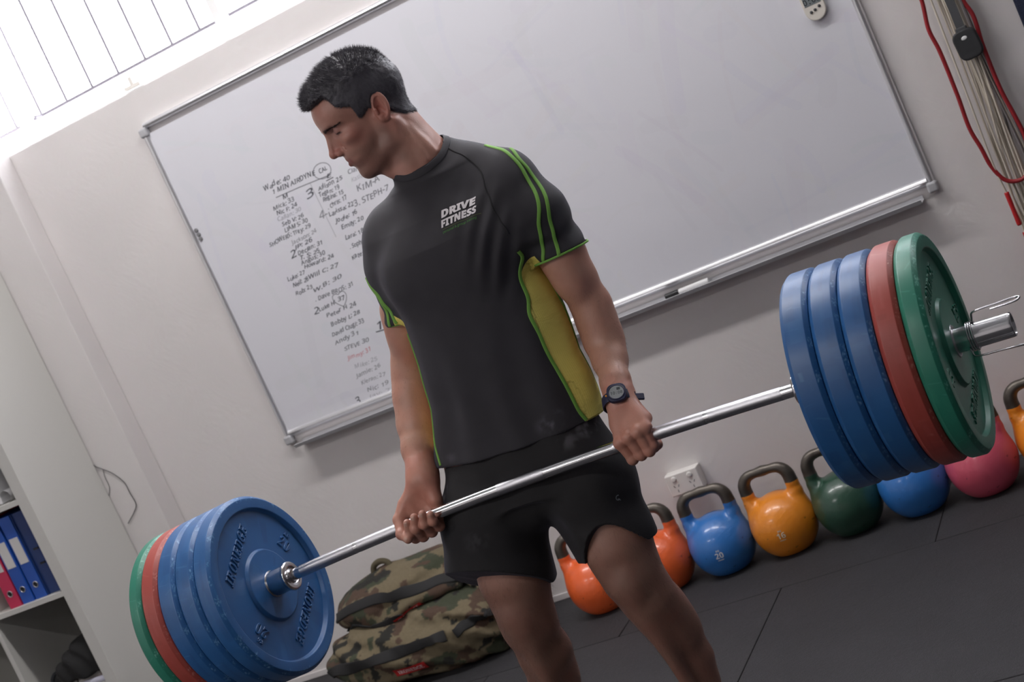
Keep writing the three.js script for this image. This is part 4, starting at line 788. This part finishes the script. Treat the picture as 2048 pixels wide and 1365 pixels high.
// ===== the lifter =====
const man = thing('person', 'man in a black and yellow sports shirt gripping the loaded barbell, head turned aside', 'person', [0, 0, 0]);
{
  // skin tone: redder ears, nose, knuckles; shaved jaw; lips; lash line; painted shade under the brows and on the legs
  const hairLine = table([[-120, -60], [-90, -46], [-77, -43], [-60, -38], [-41, -23], [-30, -4], [5, 16], [12, 15], [20, 10], [28, 8], [33, 10], [36, 40], [50, 48], [64, 57], [69, 80], [74, 87], [130, 84]]);
  const skin = (x, y, z) => {
    const n = fbm(x * 24, y * 24, z * 24, 3), v = fbm(x * 90 + 3, y * 90, z * 90, 2);
    let r = 0.485, g = 0.246, b = 0.18, red = 0.30 * (n - 0.5);
    if (y > 1.47 && hypot(x - HO[0], y - HO[1], z - HO[2]) < 0.24) {
      const [f, u, l] = headLocal(x, y, z), m = abs(l);
      red += 0.35 * exp(-(((f + 19) / 22) ** 2 + ((u - 8) / 36) ** 2)) * (m > 62 ? 1 : 0) + 0.25 * exp(-(((f - 110) / 16) ** 2 + ((u + 20) / 14) ** 2)) + 0.2 * exp(-(((f - 62) / 20) ** 2 + ((u + 12) / 18) ** 2));
      const beard = smooth(-14, -48, u - 0.25 * (40 - f)) * smooth(-22, 8, f) * smooth(-128, -108, u) * (1 - 0.75 * exp(-(((f - 84) / 14) ** 2 + ((u + 55) / 7) ** 2)));
      const bk = 1 - 0.42 * beard * (0.8 + 0.4 * v); r *= bk; g *= bk * 1.0; b *= bk * 1.06;
      const lip = exp(-((((u + 55) / 7.5) ** 2) ** 2)) * smooth(72, 78, f) * smooth(26, 20, m); r *= 1 - 0.12 * lip; g *= 1 - 0.42 * lip; b *= 1 - 0.36 * lip;
      const slit = cone(f, u, m, [96, 13.5, 22, 0], [82, 8.5, 52, 0]), lash = smooth(3.6, 1.2, slit) * 0.92; r *= 1 - 0.9 * lash; g *= 1 - 0.9 * lash; b *= 1 - 0.9 * lash;
      const lid = exp(-(((f - 88) / 14) ** 2 + ((u - 17) / 12) ** 2 + ((m - 33) / 18) ** 2)); r *= 1 - 0.38 * lid; g *= 1 - 0.44 * lid; b *= 1 - 0.36 * lid;  // eye socket shade painted into the skin, over the natural lid pigment
      const teeth = smooth(1.8, 0.6, cone(f, u, m, [96, -54.5, 0, 0], [78, -52.5, 22, 0])); r *= 1 - 0.6 * teeth; g *= 1 - 0.75 * teeth; b *= 1 - 0.75 * teeth;
      const scalp = f < 130 ? smooth(-3, 4, u - hairLine(f)[0]) * (m > 58 && f > -46 && f < 8 && u < 48 ? 0 : 1) : 0; r *= 1 - 0.7 * scalp; g *= 1 - 0.7 * scalp; b *= 1 - 0.7 * scalp;
    } else if (y < 0.92 && y > 0.7) red += 0.12;
    g *= 1 - red * 0.75; b *= 1 - red * 0.75; r *= 1 + red * 0.1;
    if (y < 0.66) { const k = 0.5 + 0.3 * smooth(0.5, 0.66, y) - 0.1 * (v - 0.5); r *= k; g *= k; b *= k; }    // painted shade on the legs, on top of the tint of dense dark hair
    const k = 0.94 + 0.12 * v; return [r * k, g * k, b * k];
  };
  const poreBump = dataTex(256, (u, v) => { const n = tiled(u, v, 3, 70); return [n, n, n]; });
  const skinMat = phys({ vertexColors: true, roughness: 0.41, specularIntensity: 1, sheen: 0.15, sheenColor: lin(0.9, 0.5, 0.4), sheenRoughness: 0.5, bumpMap: rep(poreBump, 9), bumpScale: 0.00025 });
  const skinUV = (x, y, z, nx, ny, nz) => abs(nx) > abs(ny) && abs(nx) > abs(nz) ? [z, y] : abs(ny) > abs(nz) ? [x, z] : [x, y];
  // one continuous surface, finer where the head and the hands are; the grids meet on shared planes
  const headCut = 1.485, inL = (x, y, z) => min(x - 1.80, 0.895 - y, y - 0.74), inR = (x, y, z) => min(1.405 - x, 0.868 - y, y - 0.735);
  const coarse = surfaceNets(bodySDF, [1.22, 0.055, 1.36], [1.99, 1.52, 1.78], 0.0055);
  const parts = [
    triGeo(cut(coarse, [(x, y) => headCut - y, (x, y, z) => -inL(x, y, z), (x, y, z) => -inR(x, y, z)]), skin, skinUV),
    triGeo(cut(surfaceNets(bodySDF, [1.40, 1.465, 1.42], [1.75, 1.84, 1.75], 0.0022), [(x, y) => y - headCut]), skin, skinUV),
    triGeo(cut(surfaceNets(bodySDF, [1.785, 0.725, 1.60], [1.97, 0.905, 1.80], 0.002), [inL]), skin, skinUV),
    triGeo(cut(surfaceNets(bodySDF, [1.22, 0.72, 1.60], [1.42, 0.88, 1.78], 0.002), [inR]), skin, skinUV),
  ];
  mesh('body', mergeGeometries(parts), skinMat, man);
  // finger nails
  const nailMat = phys({ color: lin(0.50, 0.285, 0.22), roughness: 0.35, clearcoat: 0.4 });
  const handAt = (H) => (x, y, z) => handSDF(x, y, z, H);
  const nails = [];
  for (const [H, S] of [[HAND_R, 1]]) H.fingers.forEach((n, i) => {
    const tip = V(n[3].slice(0, 3)), dir = tip.clone().sub(V(n[2].slice(0, 3))).normalize(), out = i === 4 ? new THREE.Vector3(0.15, 0.1, 1) : new THREE.Vector3(-0.05, 0.35, 1); out.addScaledVector(dir, -out.dot(dir)).normalize();
    const side = new THREE.Vector3().crossVectors(dir, out), c = tip.clone().addScaledVector(out, n[3][3]).addScaledVector(dir, 0.001), r = n[3][3];
    nails.push(patch(handAt(H), c.toArray(), side.multiplyScalar(-1).toArray(), dir.toArray(), r * 1.05, r * 1.1, 0.0003, 6, 6));
  });
  mesh('finger_nails', nails, nailMat, man);

  // ---- hair: a cap that follows the skull, then short blades all over it
  const hairMat = phys({ color: lin(0.075, 0.07, 0.085), roughness: 0.5, sheen: 0.6, sheenColor: lin(0.35, 0.35, 0.42), sheenRoughness: 0.45 });  // colour lifted to grey-blue, painting in the veil of window glare
  const hairMask = (f, u, l) => u - hairLine(clamp(f, -119, 129))[0] - (abs(l) < 50 && f > 60 ? 0.0 : 0) + 3 * (noise(f * 0.3, u * 0.3, l * 0.3) - 0.5);
  const thick = (f, u, l) => {
    const top = smooth(66, 122, u), front = smooth(58, 100, f) * smooth(70, 92, u);
    let t = 4 + 8 * top + 7 * front + 9 * smooth(-40, -90, f) * smooth(-30, 20, u) * smooth(110, 60, u) - 1.5 * smooth(10, -40, u);
    t += (2.6 * top + 1.2) * 2 * (fbm(f * 0.09, u * 0.09, l * 0.09, 3) - 0.5) + 1.6 * top * sin(f * 0.17 + 1.1 + 0.05 * l) * smooth(-40, 30, f);
    return t * smooth(-1, 12, hairMask(f, u, l));
  };
  const hairSDF = (x, y, z) => {
    const [f, u, l] = headLocal(x, y, z);
    if (hypot(f, u - 40, l) > 190) return 0.05;
    EARS = false; let d = headMM(f, u, l); EARS = true;
    d = smin(d, chain(x, y, z, [[1.607, 1.53, 1.542, 0.0605], [1.588, 1.64, 1.552, 0.056]], 0.02) * 1000, 20);
    d = smin(d, cone(x, y, z, [1.65, 1.47, 1.503, 0.04], [1.608, 1.62, 1.53, 0.033]) * 1000, 30);
    const mk = hairMask(f, u, l);
    let h = d - thick(f, u, l); if (mk < 3) h = max(h, (3 - mk) * 0.6);
    const ear = ell(f, u, abs(l), -19, 8, 80, 20, 33, 16); h = smax(h, -ear, 2);
    return h / 1000;
  };
  const hairNet = surfaceNets(hairSDF, [1.39, 1.56, 1.40], [1.76, 1.85, 1.76], 0.003);
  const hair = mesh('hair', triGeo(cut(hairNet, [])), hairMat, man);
  const blades = (sample, count, len, wide, lean, seedN) => {            // sample() -> [p, n, dir] ; a thin curved three-sided blade each
    const P = [], N = []; seed = seedN;
    for (let i = 0; i < count; i++) {
      const s = sample(); if (!s) continue; const [p, n, dir, k = 1] = s;
      const L = len * k * rnd(0.6, 1.25), d = V(n).multiplyScalar(1 - lean).addScaledVector(V(dir), lean).add(new THREE.Vector3(rnd(-0.35, 0.35), rnd(-0.35, 0.35), rnd(-0.35, 0.35))).normalize(), q = new THREE.Vector3().crossVectors(d, new THREE.Vector3(rnd(-1, 1), rnd(-1, 1), rnd(-1, 1))).normalize(), q2 = new THREE.Vector3().crossVectors(d, q), b = [0, 1, 2].map((a) => V(p).addScaledVector(q, cos(a * 2.094) * wide).addScaledVector(q2, sin(a * 2.094) * wide)), m = [0, 1, 2].map((a) => V(p).addScaledVector(d, L * 0.55).addScaledVector(q, cos(a * 2.094) * wide * 0.75).addScaledVector(q2, sin(a * 2.094) * wide * 0.75)), t = V(p).addScaledVector(d, L).addScaledVector(V(dir), L * 0.25);
      const tri = (A, B, C) => { const nn = B.clone().sub(A).cross(C.clone().sub(A)).normalize(); for (const v of [A, B, C]) { P.push(v.x, v.y, v.z); N.push(nn.x, nn.y, nn.z); } };
      for (let a = 0; a < 3; a++) { const c = (a + 1) % 3; tri(b[a], b[c], m[a]); tri(m[a], b[c], m[c]); tri(m[a], m[c], t); }
    }
    const g = new THREE.BufferGeometry(); g.setAttribute('position', new THREE.Float32BufferAttribute(P, 3)); g.setAttribute('normal', new THREE.Float32BufferAttribute(N, 3)); return g;
  };
  const nv = hairNet.P.length / 3;
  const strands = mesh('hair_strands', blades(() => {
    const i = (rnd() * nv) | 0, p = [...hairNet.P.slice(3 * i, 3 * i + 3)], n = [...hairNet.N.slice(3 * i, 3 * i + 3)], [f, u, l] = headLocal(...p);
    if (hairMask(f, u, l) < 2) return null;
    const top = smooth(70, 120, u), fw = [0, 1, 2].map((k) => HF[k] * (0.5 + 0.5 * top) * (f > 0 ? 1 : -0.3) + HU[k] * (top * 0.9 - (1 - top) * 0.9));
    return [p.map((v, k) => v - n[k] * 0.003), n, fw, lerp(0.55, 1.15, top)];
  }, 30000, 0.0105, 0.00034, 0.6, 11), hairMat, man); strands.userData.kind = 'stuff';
  const brow = mesh('eyebrows', blades(() => {
    const t = rnd(), s = rnd() < 0.5 ? 1 : -1, f = lerp(107, 72, t ** 1.4), l = lerp(9, 54, t) * s, u = 30 + 4 * sin(t * 2.6) - 3 * t + rnd(-4.2, 4.2) * (1 - 0.65 * t), w = headWorld(f, u, l), p = onto(headSDF, w);
    return [p, gradient(headSDF, ...p), HL.map((v, k) => v * s * 0.9 - HF[k] * 0.35 + HU[k] * 0.15), 1];
  }, 900, 0.007, 0.00022, 0.85, 5), std({ color: lin(0.06, 0.046, 0.042), roughness: 0.7 }), man); brow.userData.kind = 'stuff';

  // ---- body hair on forearms and legs
  const cv = coarse.P.length / 3;
  const fuzz = mesh('body_hair', blades(() => {
    const i = (rnd() * cv) | 0, p = [...coarse.P.slice(3 * i, 3 * i + 3)], n = [...coarse.N.slice(3 * i, 3 * i + 3)], leg = p[1] < 0.62, arm = p[1] > 0.93 && p[1] < 1.12 && (p[0] > 1.79 || p[0] < 1.40);
    return leg ? [p, n, [rnd(-0.3, 0.3), -1, 0], 1] : arm ? [p, n, [rnd(-0.3, 0.3), -1, 0], 0.55] : null;
  }, 16000, 0.012, 0.00011, 0.6, 21), std({ color: lin(0.10, 0.055, 0.035), roughness: 0.5 }), man); fuzz.userData.kind = 'stuff';

  // ---- shirt
  const cloth = (base, rough = 0.78) => phys({ color: lin(...base), roughness: rough, sheen: 0.6, sheenColor: lin(0.36, 0.34, 0.46), sheenRoughness: 0.45, bumpMap: rep(canvasBump, 60), bumpScale: 0.0002, vertexColors: true });
  const chalkField = (x, y, z, c) => { let k = 0; for (const [px, py, pz, r, a] of c) { const q = hypot(x - px, (y - py) * 1.6, z - pz); k = max(k, a * smooth(r, r * 0.2, q) * smooth(0.42, 0.62, fbm(x * 60, y * 60, z * 60, 3))); } return k; };
  const black = (spots) => (x, y, z) => { const w = 0.92 + 0.16 * noise(x * 40, y * 40, z * 40), k = chalkField(x, y, z, spots); return [0, 1, 2].map((i) => w * (1 - k) + k * 9); };
  const shirtNet = surfaceNets((x, y, z) => shirtSDF(x, y, z), [1.31, 0.83, 1.36], [1.95, 1.60, 1.76], 0.005);
  const seamZ = table([[0.80, 1.618], [0.857, 1.621], [0.88, 1.6285], [0.934, 1.631], [0.988, 1.6324], [1.036, 1.636], [1.073, 1.637], [1.12, 1.636], [1.155, 1.627], [1.211, 1.619], [1.242, 1.598], [1.262, 1.55]]);
  const seamR = table([[0.80, 1.61], [0.86, 1.605], [0.92, 1.604], [1.0, 1.603], [1.1, 1.602], [1.2, 1.59], [1.25, 1.55]]);
  const side = (x, y, z) => max(min(x - 1.69, seamZ(y)[0] - z, z - 1.548, 0.03 - loft(x, y, z, SHIRT, 0.80, 1.475)), min(1.47 - x, seamR(y)[0] - z, z - 1.548, 0.03 - loft(x, y, z, SHIRT, 0.80, 1.475)));
  const blackMat = cloth([0.033, 0.031, 0.038]);
  const shirt = mesh('sports_shirt', triGeo(cut(shirtNet, [(x, y, z) => -side(x, y, z)]), black([[1.70, 0.885, 1.69, 0.05, 0.35], [1.735, 0.90, 1.68, 0.04, 0.3], [1.43, 0.89, 1.68, 0.03, 0.2]])), blackMat, man);
  const yellow = phys({ color: lin(0.84, 0.72, 0.17), roughness: 0.75, bumpMap: rep(canvasBump, 11), bumpScale: 0.0007 }), lime = std({ color: lin(0.17, 0.38, 0.06), roughness: 0.7 });
  for (const s of [1, -1]) mesh('side_panel', triGeo(cut(shirtNet, [side, (x) => (x - 1.6) * s]), null, skinUV), yellow, shirt, 'yellow mesh side panel');
  const S0 = (x, y, z) => shirtSDF(x, y, z, true);
  const seamPts = (tab, sx, ys) => ys.map((y) => onto(S0, [sx > 0 ? 1.76 : 1.43, y, tab(y)[0]]));
  mesh('piping', ribbon(S0, [[1.779, 1.258, 1.632], [1.7778, 1.2422, 1.6211], [1.7573, 1.2113, 1.6228], [1.7523, 1.1553, 1.6256], [1.7443, 1.1218, 1.6368], [1.7466, 1.073, 1.6371], [1.745, 1.036, 1.6359], [1.7477, 0.9881, 1.6324], [1.7521, 0.9341, 1.6311], [1.7537, 0.8816, 1.6285], [1.7581, 0.8565, 1.6222]], 0.0085, 0.0012, 90), lime, shirt, 'lime green piping');
  mesh('piping', ribbon(S0, seamPts(() => [1.549], 1, [0.855, 0.93, 1.0, 1.07, 1.14, 1.2]), 0.007, 0.0012, 60), lime, shirt, 'lime green piping');
  mesh('piping', ribbon(S0, seamPts(seamR, -1, [0.865, 0.92, 0.98, 1.05, 1.12, 1.18]), 0.006, 0.0012, 70), lime, shirt, 'lime green piping');
  const stripes = [
    [[1.765, 1.492, 1.525], [1.793, 1.486, 1.5385], [1.8381, 1.4575, 1.5697], [1.857, 1.421, 1.5819], [1.8645, 1.3705, 1.5992], [1.8635, 1.3324, 1.6183], [1.8474, 1.2934, 1.6253], [1.8297, 1.2521, 1.6138], [1.8107, 1.2135, 1.6036]],
    [[1.82, 1.465, 1.53], [1.8528, 1.4465, 1.5621], [1.8678, 1.4152, 1.5677], [1.8751, 1.3852, 1.5748], [1.8835, 1.3469, 1.5961], [1.8766, 1.299, 1.6122], [1.8651, 1.2641, 1.609], [1.8513, 1.2145, 1.6058]],
    [[1.372, 1.33, 1.53], [1.3827, 1.2845, 1.5626], [1.3889, 1.2548, 1.5691], [1.3967, 1.2296, 1.5712], [1.4013, 1.2083, 1.5685]],
    [[1.36, 1.32, 1.53], [1.3745, 1.2737, 1.5636], [1.3765, 1.2429, 1.5685], [1.372, 1.209, 1.5681]]];
  for (const s of stripes) mesh('sleeve_stripe', ribbon(S0, s, 0.0085, 0.0012, 80), lime, shirt, 'lime green sleeve stripe');
  const ring = (cx, cz, r, y, f) => Array.from({ length: 41 }, (_, i) => { const a = i / 40 * 2 * PI; return [cx + cos(a) * r, typeof y === 'function' ? y(cx + cos(a) * r, cz + sin(a) * r) : y, cz + sin(a) * r]; });
  const SL = (x, y, z) => chain(x, y, z, SLEEVE_L, 0.03), SR = (x, y, z) => chain(x, y, z, SLEEVE_R, 0.03);
  mesh('cuff_piping', ribbon(SL, ring(1.835, 1.54, 0.06, 1.2125), 0.005, 0.0015, 90), lime, shirt, 'lime green cuff piping');
  mesh('cuff_piping', ribbon(SR, ring(1.385, 1.50, 0.06, (x) => 1.2065 - 0.05 * (x - 1.385)), 0.005, 0.0015, 90), lime, shirt, 'lime green cuff piping');
  const collarPts = ring(1.612, 1.54, 0.07, (x, z) => 1.508 - 0.091 * (x - 1.604) - 0.453 * (z - 1.608) - 0.008);
  { const p = collarPts.map((q) => onto(S0, q)); const rib = ribbon(S0, p, 0.016, 0.0006, 110, 0.0009); rib.setAttribute('color', new THREE.BufferAttribute(new Float32Array(rib.attributes.position.count * 3).fill(1), 3)); mesh('collar', rib, blackMat, shirt); }
  const hemPts = Array.from({ length: 61 }, (_, i) => { const a = i / 60 * 2 * PI, x = 1.565 + cos(a) * 0.22, z = 1.572 + sin(a) * 0.124; return onto(S0, [x, shirtHem(x, z) + 0.018, z]); });
  mesh('seam', ribbon(S0, [[1.668, 1.53, 1.535], [1.70, 1.512, 1.552], [1.735, 1.492, 1.575], [1.757, 1.465, 1.60], [1.762, 1.43, 1.62], [1.768, 1.37, 1.635], [1.778, 1.30, 1.638]], 0.003, 0.0008, 60, 0.0007), std({ color: lin(0.012, 0.012, 0.015), roughness: 0.8 }), shirt, 'black raglan seam');
  // chest print
  const logo = canvasTex(512, 320, (c, w, h) => {
    c.clearRect(0, 0, w, h); c.fillStyle = '#e4dfe2'; c.textAlign = 'left';
    const fit = (t, y, wd, ht, x0) => { c.save(); c.font = 'bold 100px sans-serif'; c.transform(1, 0, -0.30, 1, x0 + y * 0.30, 0); c.translate(0, y); c.scale(wd / c.measureText(t).width, ht / 73); c.lineWidth = 7; c.strokeStyle = '#e4dfe2'; c.strokeText(t, 0, 0); c.fillText(t, 0, 0); c.restore(); };
    fit('DRIVE', 104, 420, 84, 46); fit('FITNESS', 212, 440, 80, 12);
    c.fillStyle = '#6d7a3c'; c.fillRect(20, 238, 480, 4); c.fillStyle = '#4f9a3c'; c.font = 'italic 38px sans-serif'; c.save(); c.translate(4, 284); c.scale(0.98, 1); c.fillText('personal & group training', 10, 0); c.restore();
  });
  const logoC = [1.693, 1.382, 1.648];
  { const n = V(gradient(S0, ...logoC)), r = V([0.93, 0.035, -0.10]); r.addScaledVector(n, -r.dot(n)).normalize(); const u = new THREE.Vector3().crossVectors(n, r); mesh('logo_print', patch(S0, logoC, r.toArray(), u.toArray(), 0.103, 0.064, 0.0014, 24, 14), std({ map: logo, transparent: true, roughness: 0.6 }), shirt, 'white and green printed chest lettering'); }

  // ---- shorts
  const shortsNet = surfaceNets(shortsSDF, [1.22, 0.44, 1.40], [1.85, 1.0, 1.78], 0.005);
  const shorts = mesh('shorts', triGeo(cut(shortsNet, []), black([[1.38, 0.83, 1.66, 0.035, 0.9], [1.37, 0.80, 1.65, 0.03, 0.9], [1.43, 0.70, 1.72, 0.05, 0.2], [1.76, 0.845, 1.62, 0.06, 0.8], [1.72, 0.835, 1.67, 0.04, 0.5]])), cloth([0.0165, 0.0155, 0.0175], 0.85), man);
  const emblem = canvasTex(64, 64, (c) => { c.clearRect(0, 0, 64, 64); c.strokeStyle = '#777a80'; c.lineWidth = 7; c.beginPath(); c.arc(34, 26, 15, 0.9, 5.6); c.stroke(); c.lineWidth = 5; c.beginPath(); c.moveTo(30, 30); c.lineTo(46, 52); c.stroke(); });
  { const c0 = [1.7771, 0.6738, 1.6716], n = V(gradient(shortsSDF, ...c0)), r = V([0.9, 0, -0.4]); r.addScaledVector(n, -r.dot(n)).normalize(); mesh('emblem', patch(shortsSDF, c0, r.toArray(), new THREE.Vector3().crossVectors(n, r).toArray(), 0.023, 0.023, 0.0012, 6, 6), std({ map: emblem, transparent: true, roughness: 0.6 }), shorts, 'small grey printed emblem'); }

  // ---- wristwatch on his left wrist
  const wc = V([1.8665, 0.8775, 1.6705]), ax = V([0.0015, -0.026, 0.025]).normalize();                 // wrist axis
  const navy = std({ color: lin(0.012, 0.014, 0.05), roughness: 0.5 });
  const faceDir = V([0.30, 0.30, 0.9]); faceDir.addScaledVector(ax, -faceDir.dot(ax)).normalize();
  const sideDir = new THREE.Vector3().crossVectors(ax, faceDir).normalize().multiplyScalar(-1);
  const basis = new THREE.Matrix4().makeBasis(sideDir, ax.clone().multiplyScalar(-1), faceDir).setPosition(wc);
  const W = new THREE.Group(); W.name = 'wristwatch'; W.userData.label = 'navy plastic digital watch'; man.add(W);
  const strapShape = (r) => { const P = [], N = 72, w = [[-0.011, 0.0], [-0.0105, 0.0032], [0.0105, 0.0032], [0.011, 0.0]], I = []; for (let i = 0; i <= N; i++) { const a = i / N * 2 * PI; for (const [h, o] of w) P.push(cos(a) * (r + o) * 1.04, h, sin(a) * (r + o) * 0.97); } for (let i = 0; i < N; i++) for (let k = 0; k < 4; k++) { const a = i * 4 + k, b = i * 4 + (k + 1) % 4; I.push(a, b, a + 4, b, b + 4, a + 4); } const g = new THREE.BufferGeometry(); g.setAttribute('position', new THREE.Float32BufferAttribute(P, 3)); g.setIndex(I); g.computeVertexNormals(); return g; };
  mesh('watch_strap', strapShape(0.0335).applyMatrix4(basis), navy, W);
  mesh('strap_tail', [new RoundedBoxGeometry(0.021, 0.0165, 0.0055, 3, 0.0024).rotateY(0.35).translate(0.044, -0.002, 0.008), new RoundedBoxGeometry(0.006, 0.021, 0.012, 3, 0.002).translate(0.0345, -0.001, 0.010)].map((g) => g.applyMatrix4(basis)), navy, W);
  const caseShape = new THREE.Shape(); for (let i = 0; i <= 32; i++) { const a = i / 32 * 2 * PI, k = 1 - 0.06 * cos(4 * a), x = cos(a) * 0.0205 * k, y = sin(a) * 0.0218 * k; i ? caseShape.lineTo(x, y) : caseShape.moveTo(x, y); }
  mesh('watch_case', new THREE.ExtrudeGeometry(caseShape, { depth: 0.006, bevelEnabled: true, bevelSize: 0.002, bevelThickness: 0.0022, bevelSegments: 3 }).translate(0, 0, 0.0335).applyMatrix4(basis), navy, W);
  mesh('bezel', new THREE.TorusGeometry(0.0172, 0.0014, 8, 40).translate(0, 0, 0.0422).applyMatrix4(basis), std({ color: lin(0.05, 0.05, 0.09), roughness: 0.3 }), W);
  const lcd = canvasTex(128, 128, (c) => { c.fillStyle = '#8f9293'; c.fillRect(0, 0, 128, 128); c.fillStyle = '#3a3d40'; c.font = 'bold 40px monospace'; c.textAlign = 'center'; c.fillRect(70, 20, 30, 26); c.save(); c.translate(64, 86); c.scale(0.9, 1); c.fillText('10:08', 0, 0); c.restore(); });
  mesh('display', new THREE.CircleGeometry(0.0158, 36).translate(0, 0, 0.0423).applyMatrix4(basis), phys({ map: lcd, roughness: 0.25, clearcoat: 0.6 }), W, 'grey display');
  mesh('button', new THREE.CylinderGeometry(0.0022, 0.0022, 0.002, 16).rotateX(PI / 2).translate(-0.0235, -0.001, 0.036).applyMatrix4(basis), std({ color: lin(0.65, 0.28, 0.03), roughness: 0.4 }), W, 'orange button');

  // ---- training shoes, just out of the frame, planted on the mats
  const shoeF = (px, pz, turn) => { const c = cos(turn), s = sin(turn); return (x, y, z) => { const dx = x - px, dz = z - pz, f = dz * c + dx * s, l = dx * c - dz * s; let d = cone(l, y, f, [0, 0.045, -0.05, 0.04], [0, 0.035, 0.16, 0.034]); d = smin(d, cone(l, y, f, [0, 0.05, -0.045, 0.036], [0, 0.095, -0.01, 0.04]), 0.03); d = smin(d, ell(l, y, f, 0.006, 0.03, 0.12, 0.05, 0.035, 0.09), 0.03); return smax(d, -y + 0.0005, 0.006); }; };
  const shoeMat = std({ color: lin(0.05, 0.05, 0.055), roughness: 0.7 }), soleMat = std({ color: lin(0.5, 0.5, 0.5), roughness: 0.7 });
  for (const [px, pz, turn] of [[1.348, 1.545, -0.25], [1.718, 1.548, 0.2]]) {
    const f = shoeF(px, pz, turn), net = surfaceNets(f, [px - 0.15, -0.01, pz - 0.15], [px + 0.15, 0.16, pz + 0.26], 0.006);
    mesh('shoe', triGeo(cut(net, [(x, y) => y - 0.022])), shoeMat, man); mesh('shoe_sole', triGeo(cut(net, [(x, y) => 0.022 - y])), soleMat, man);
  }
}
for (const o of scene.children) if (o.isLight && o.shadow) o.castShadow = !o.isRectAreaLight;
renderer.render(scene, camera);
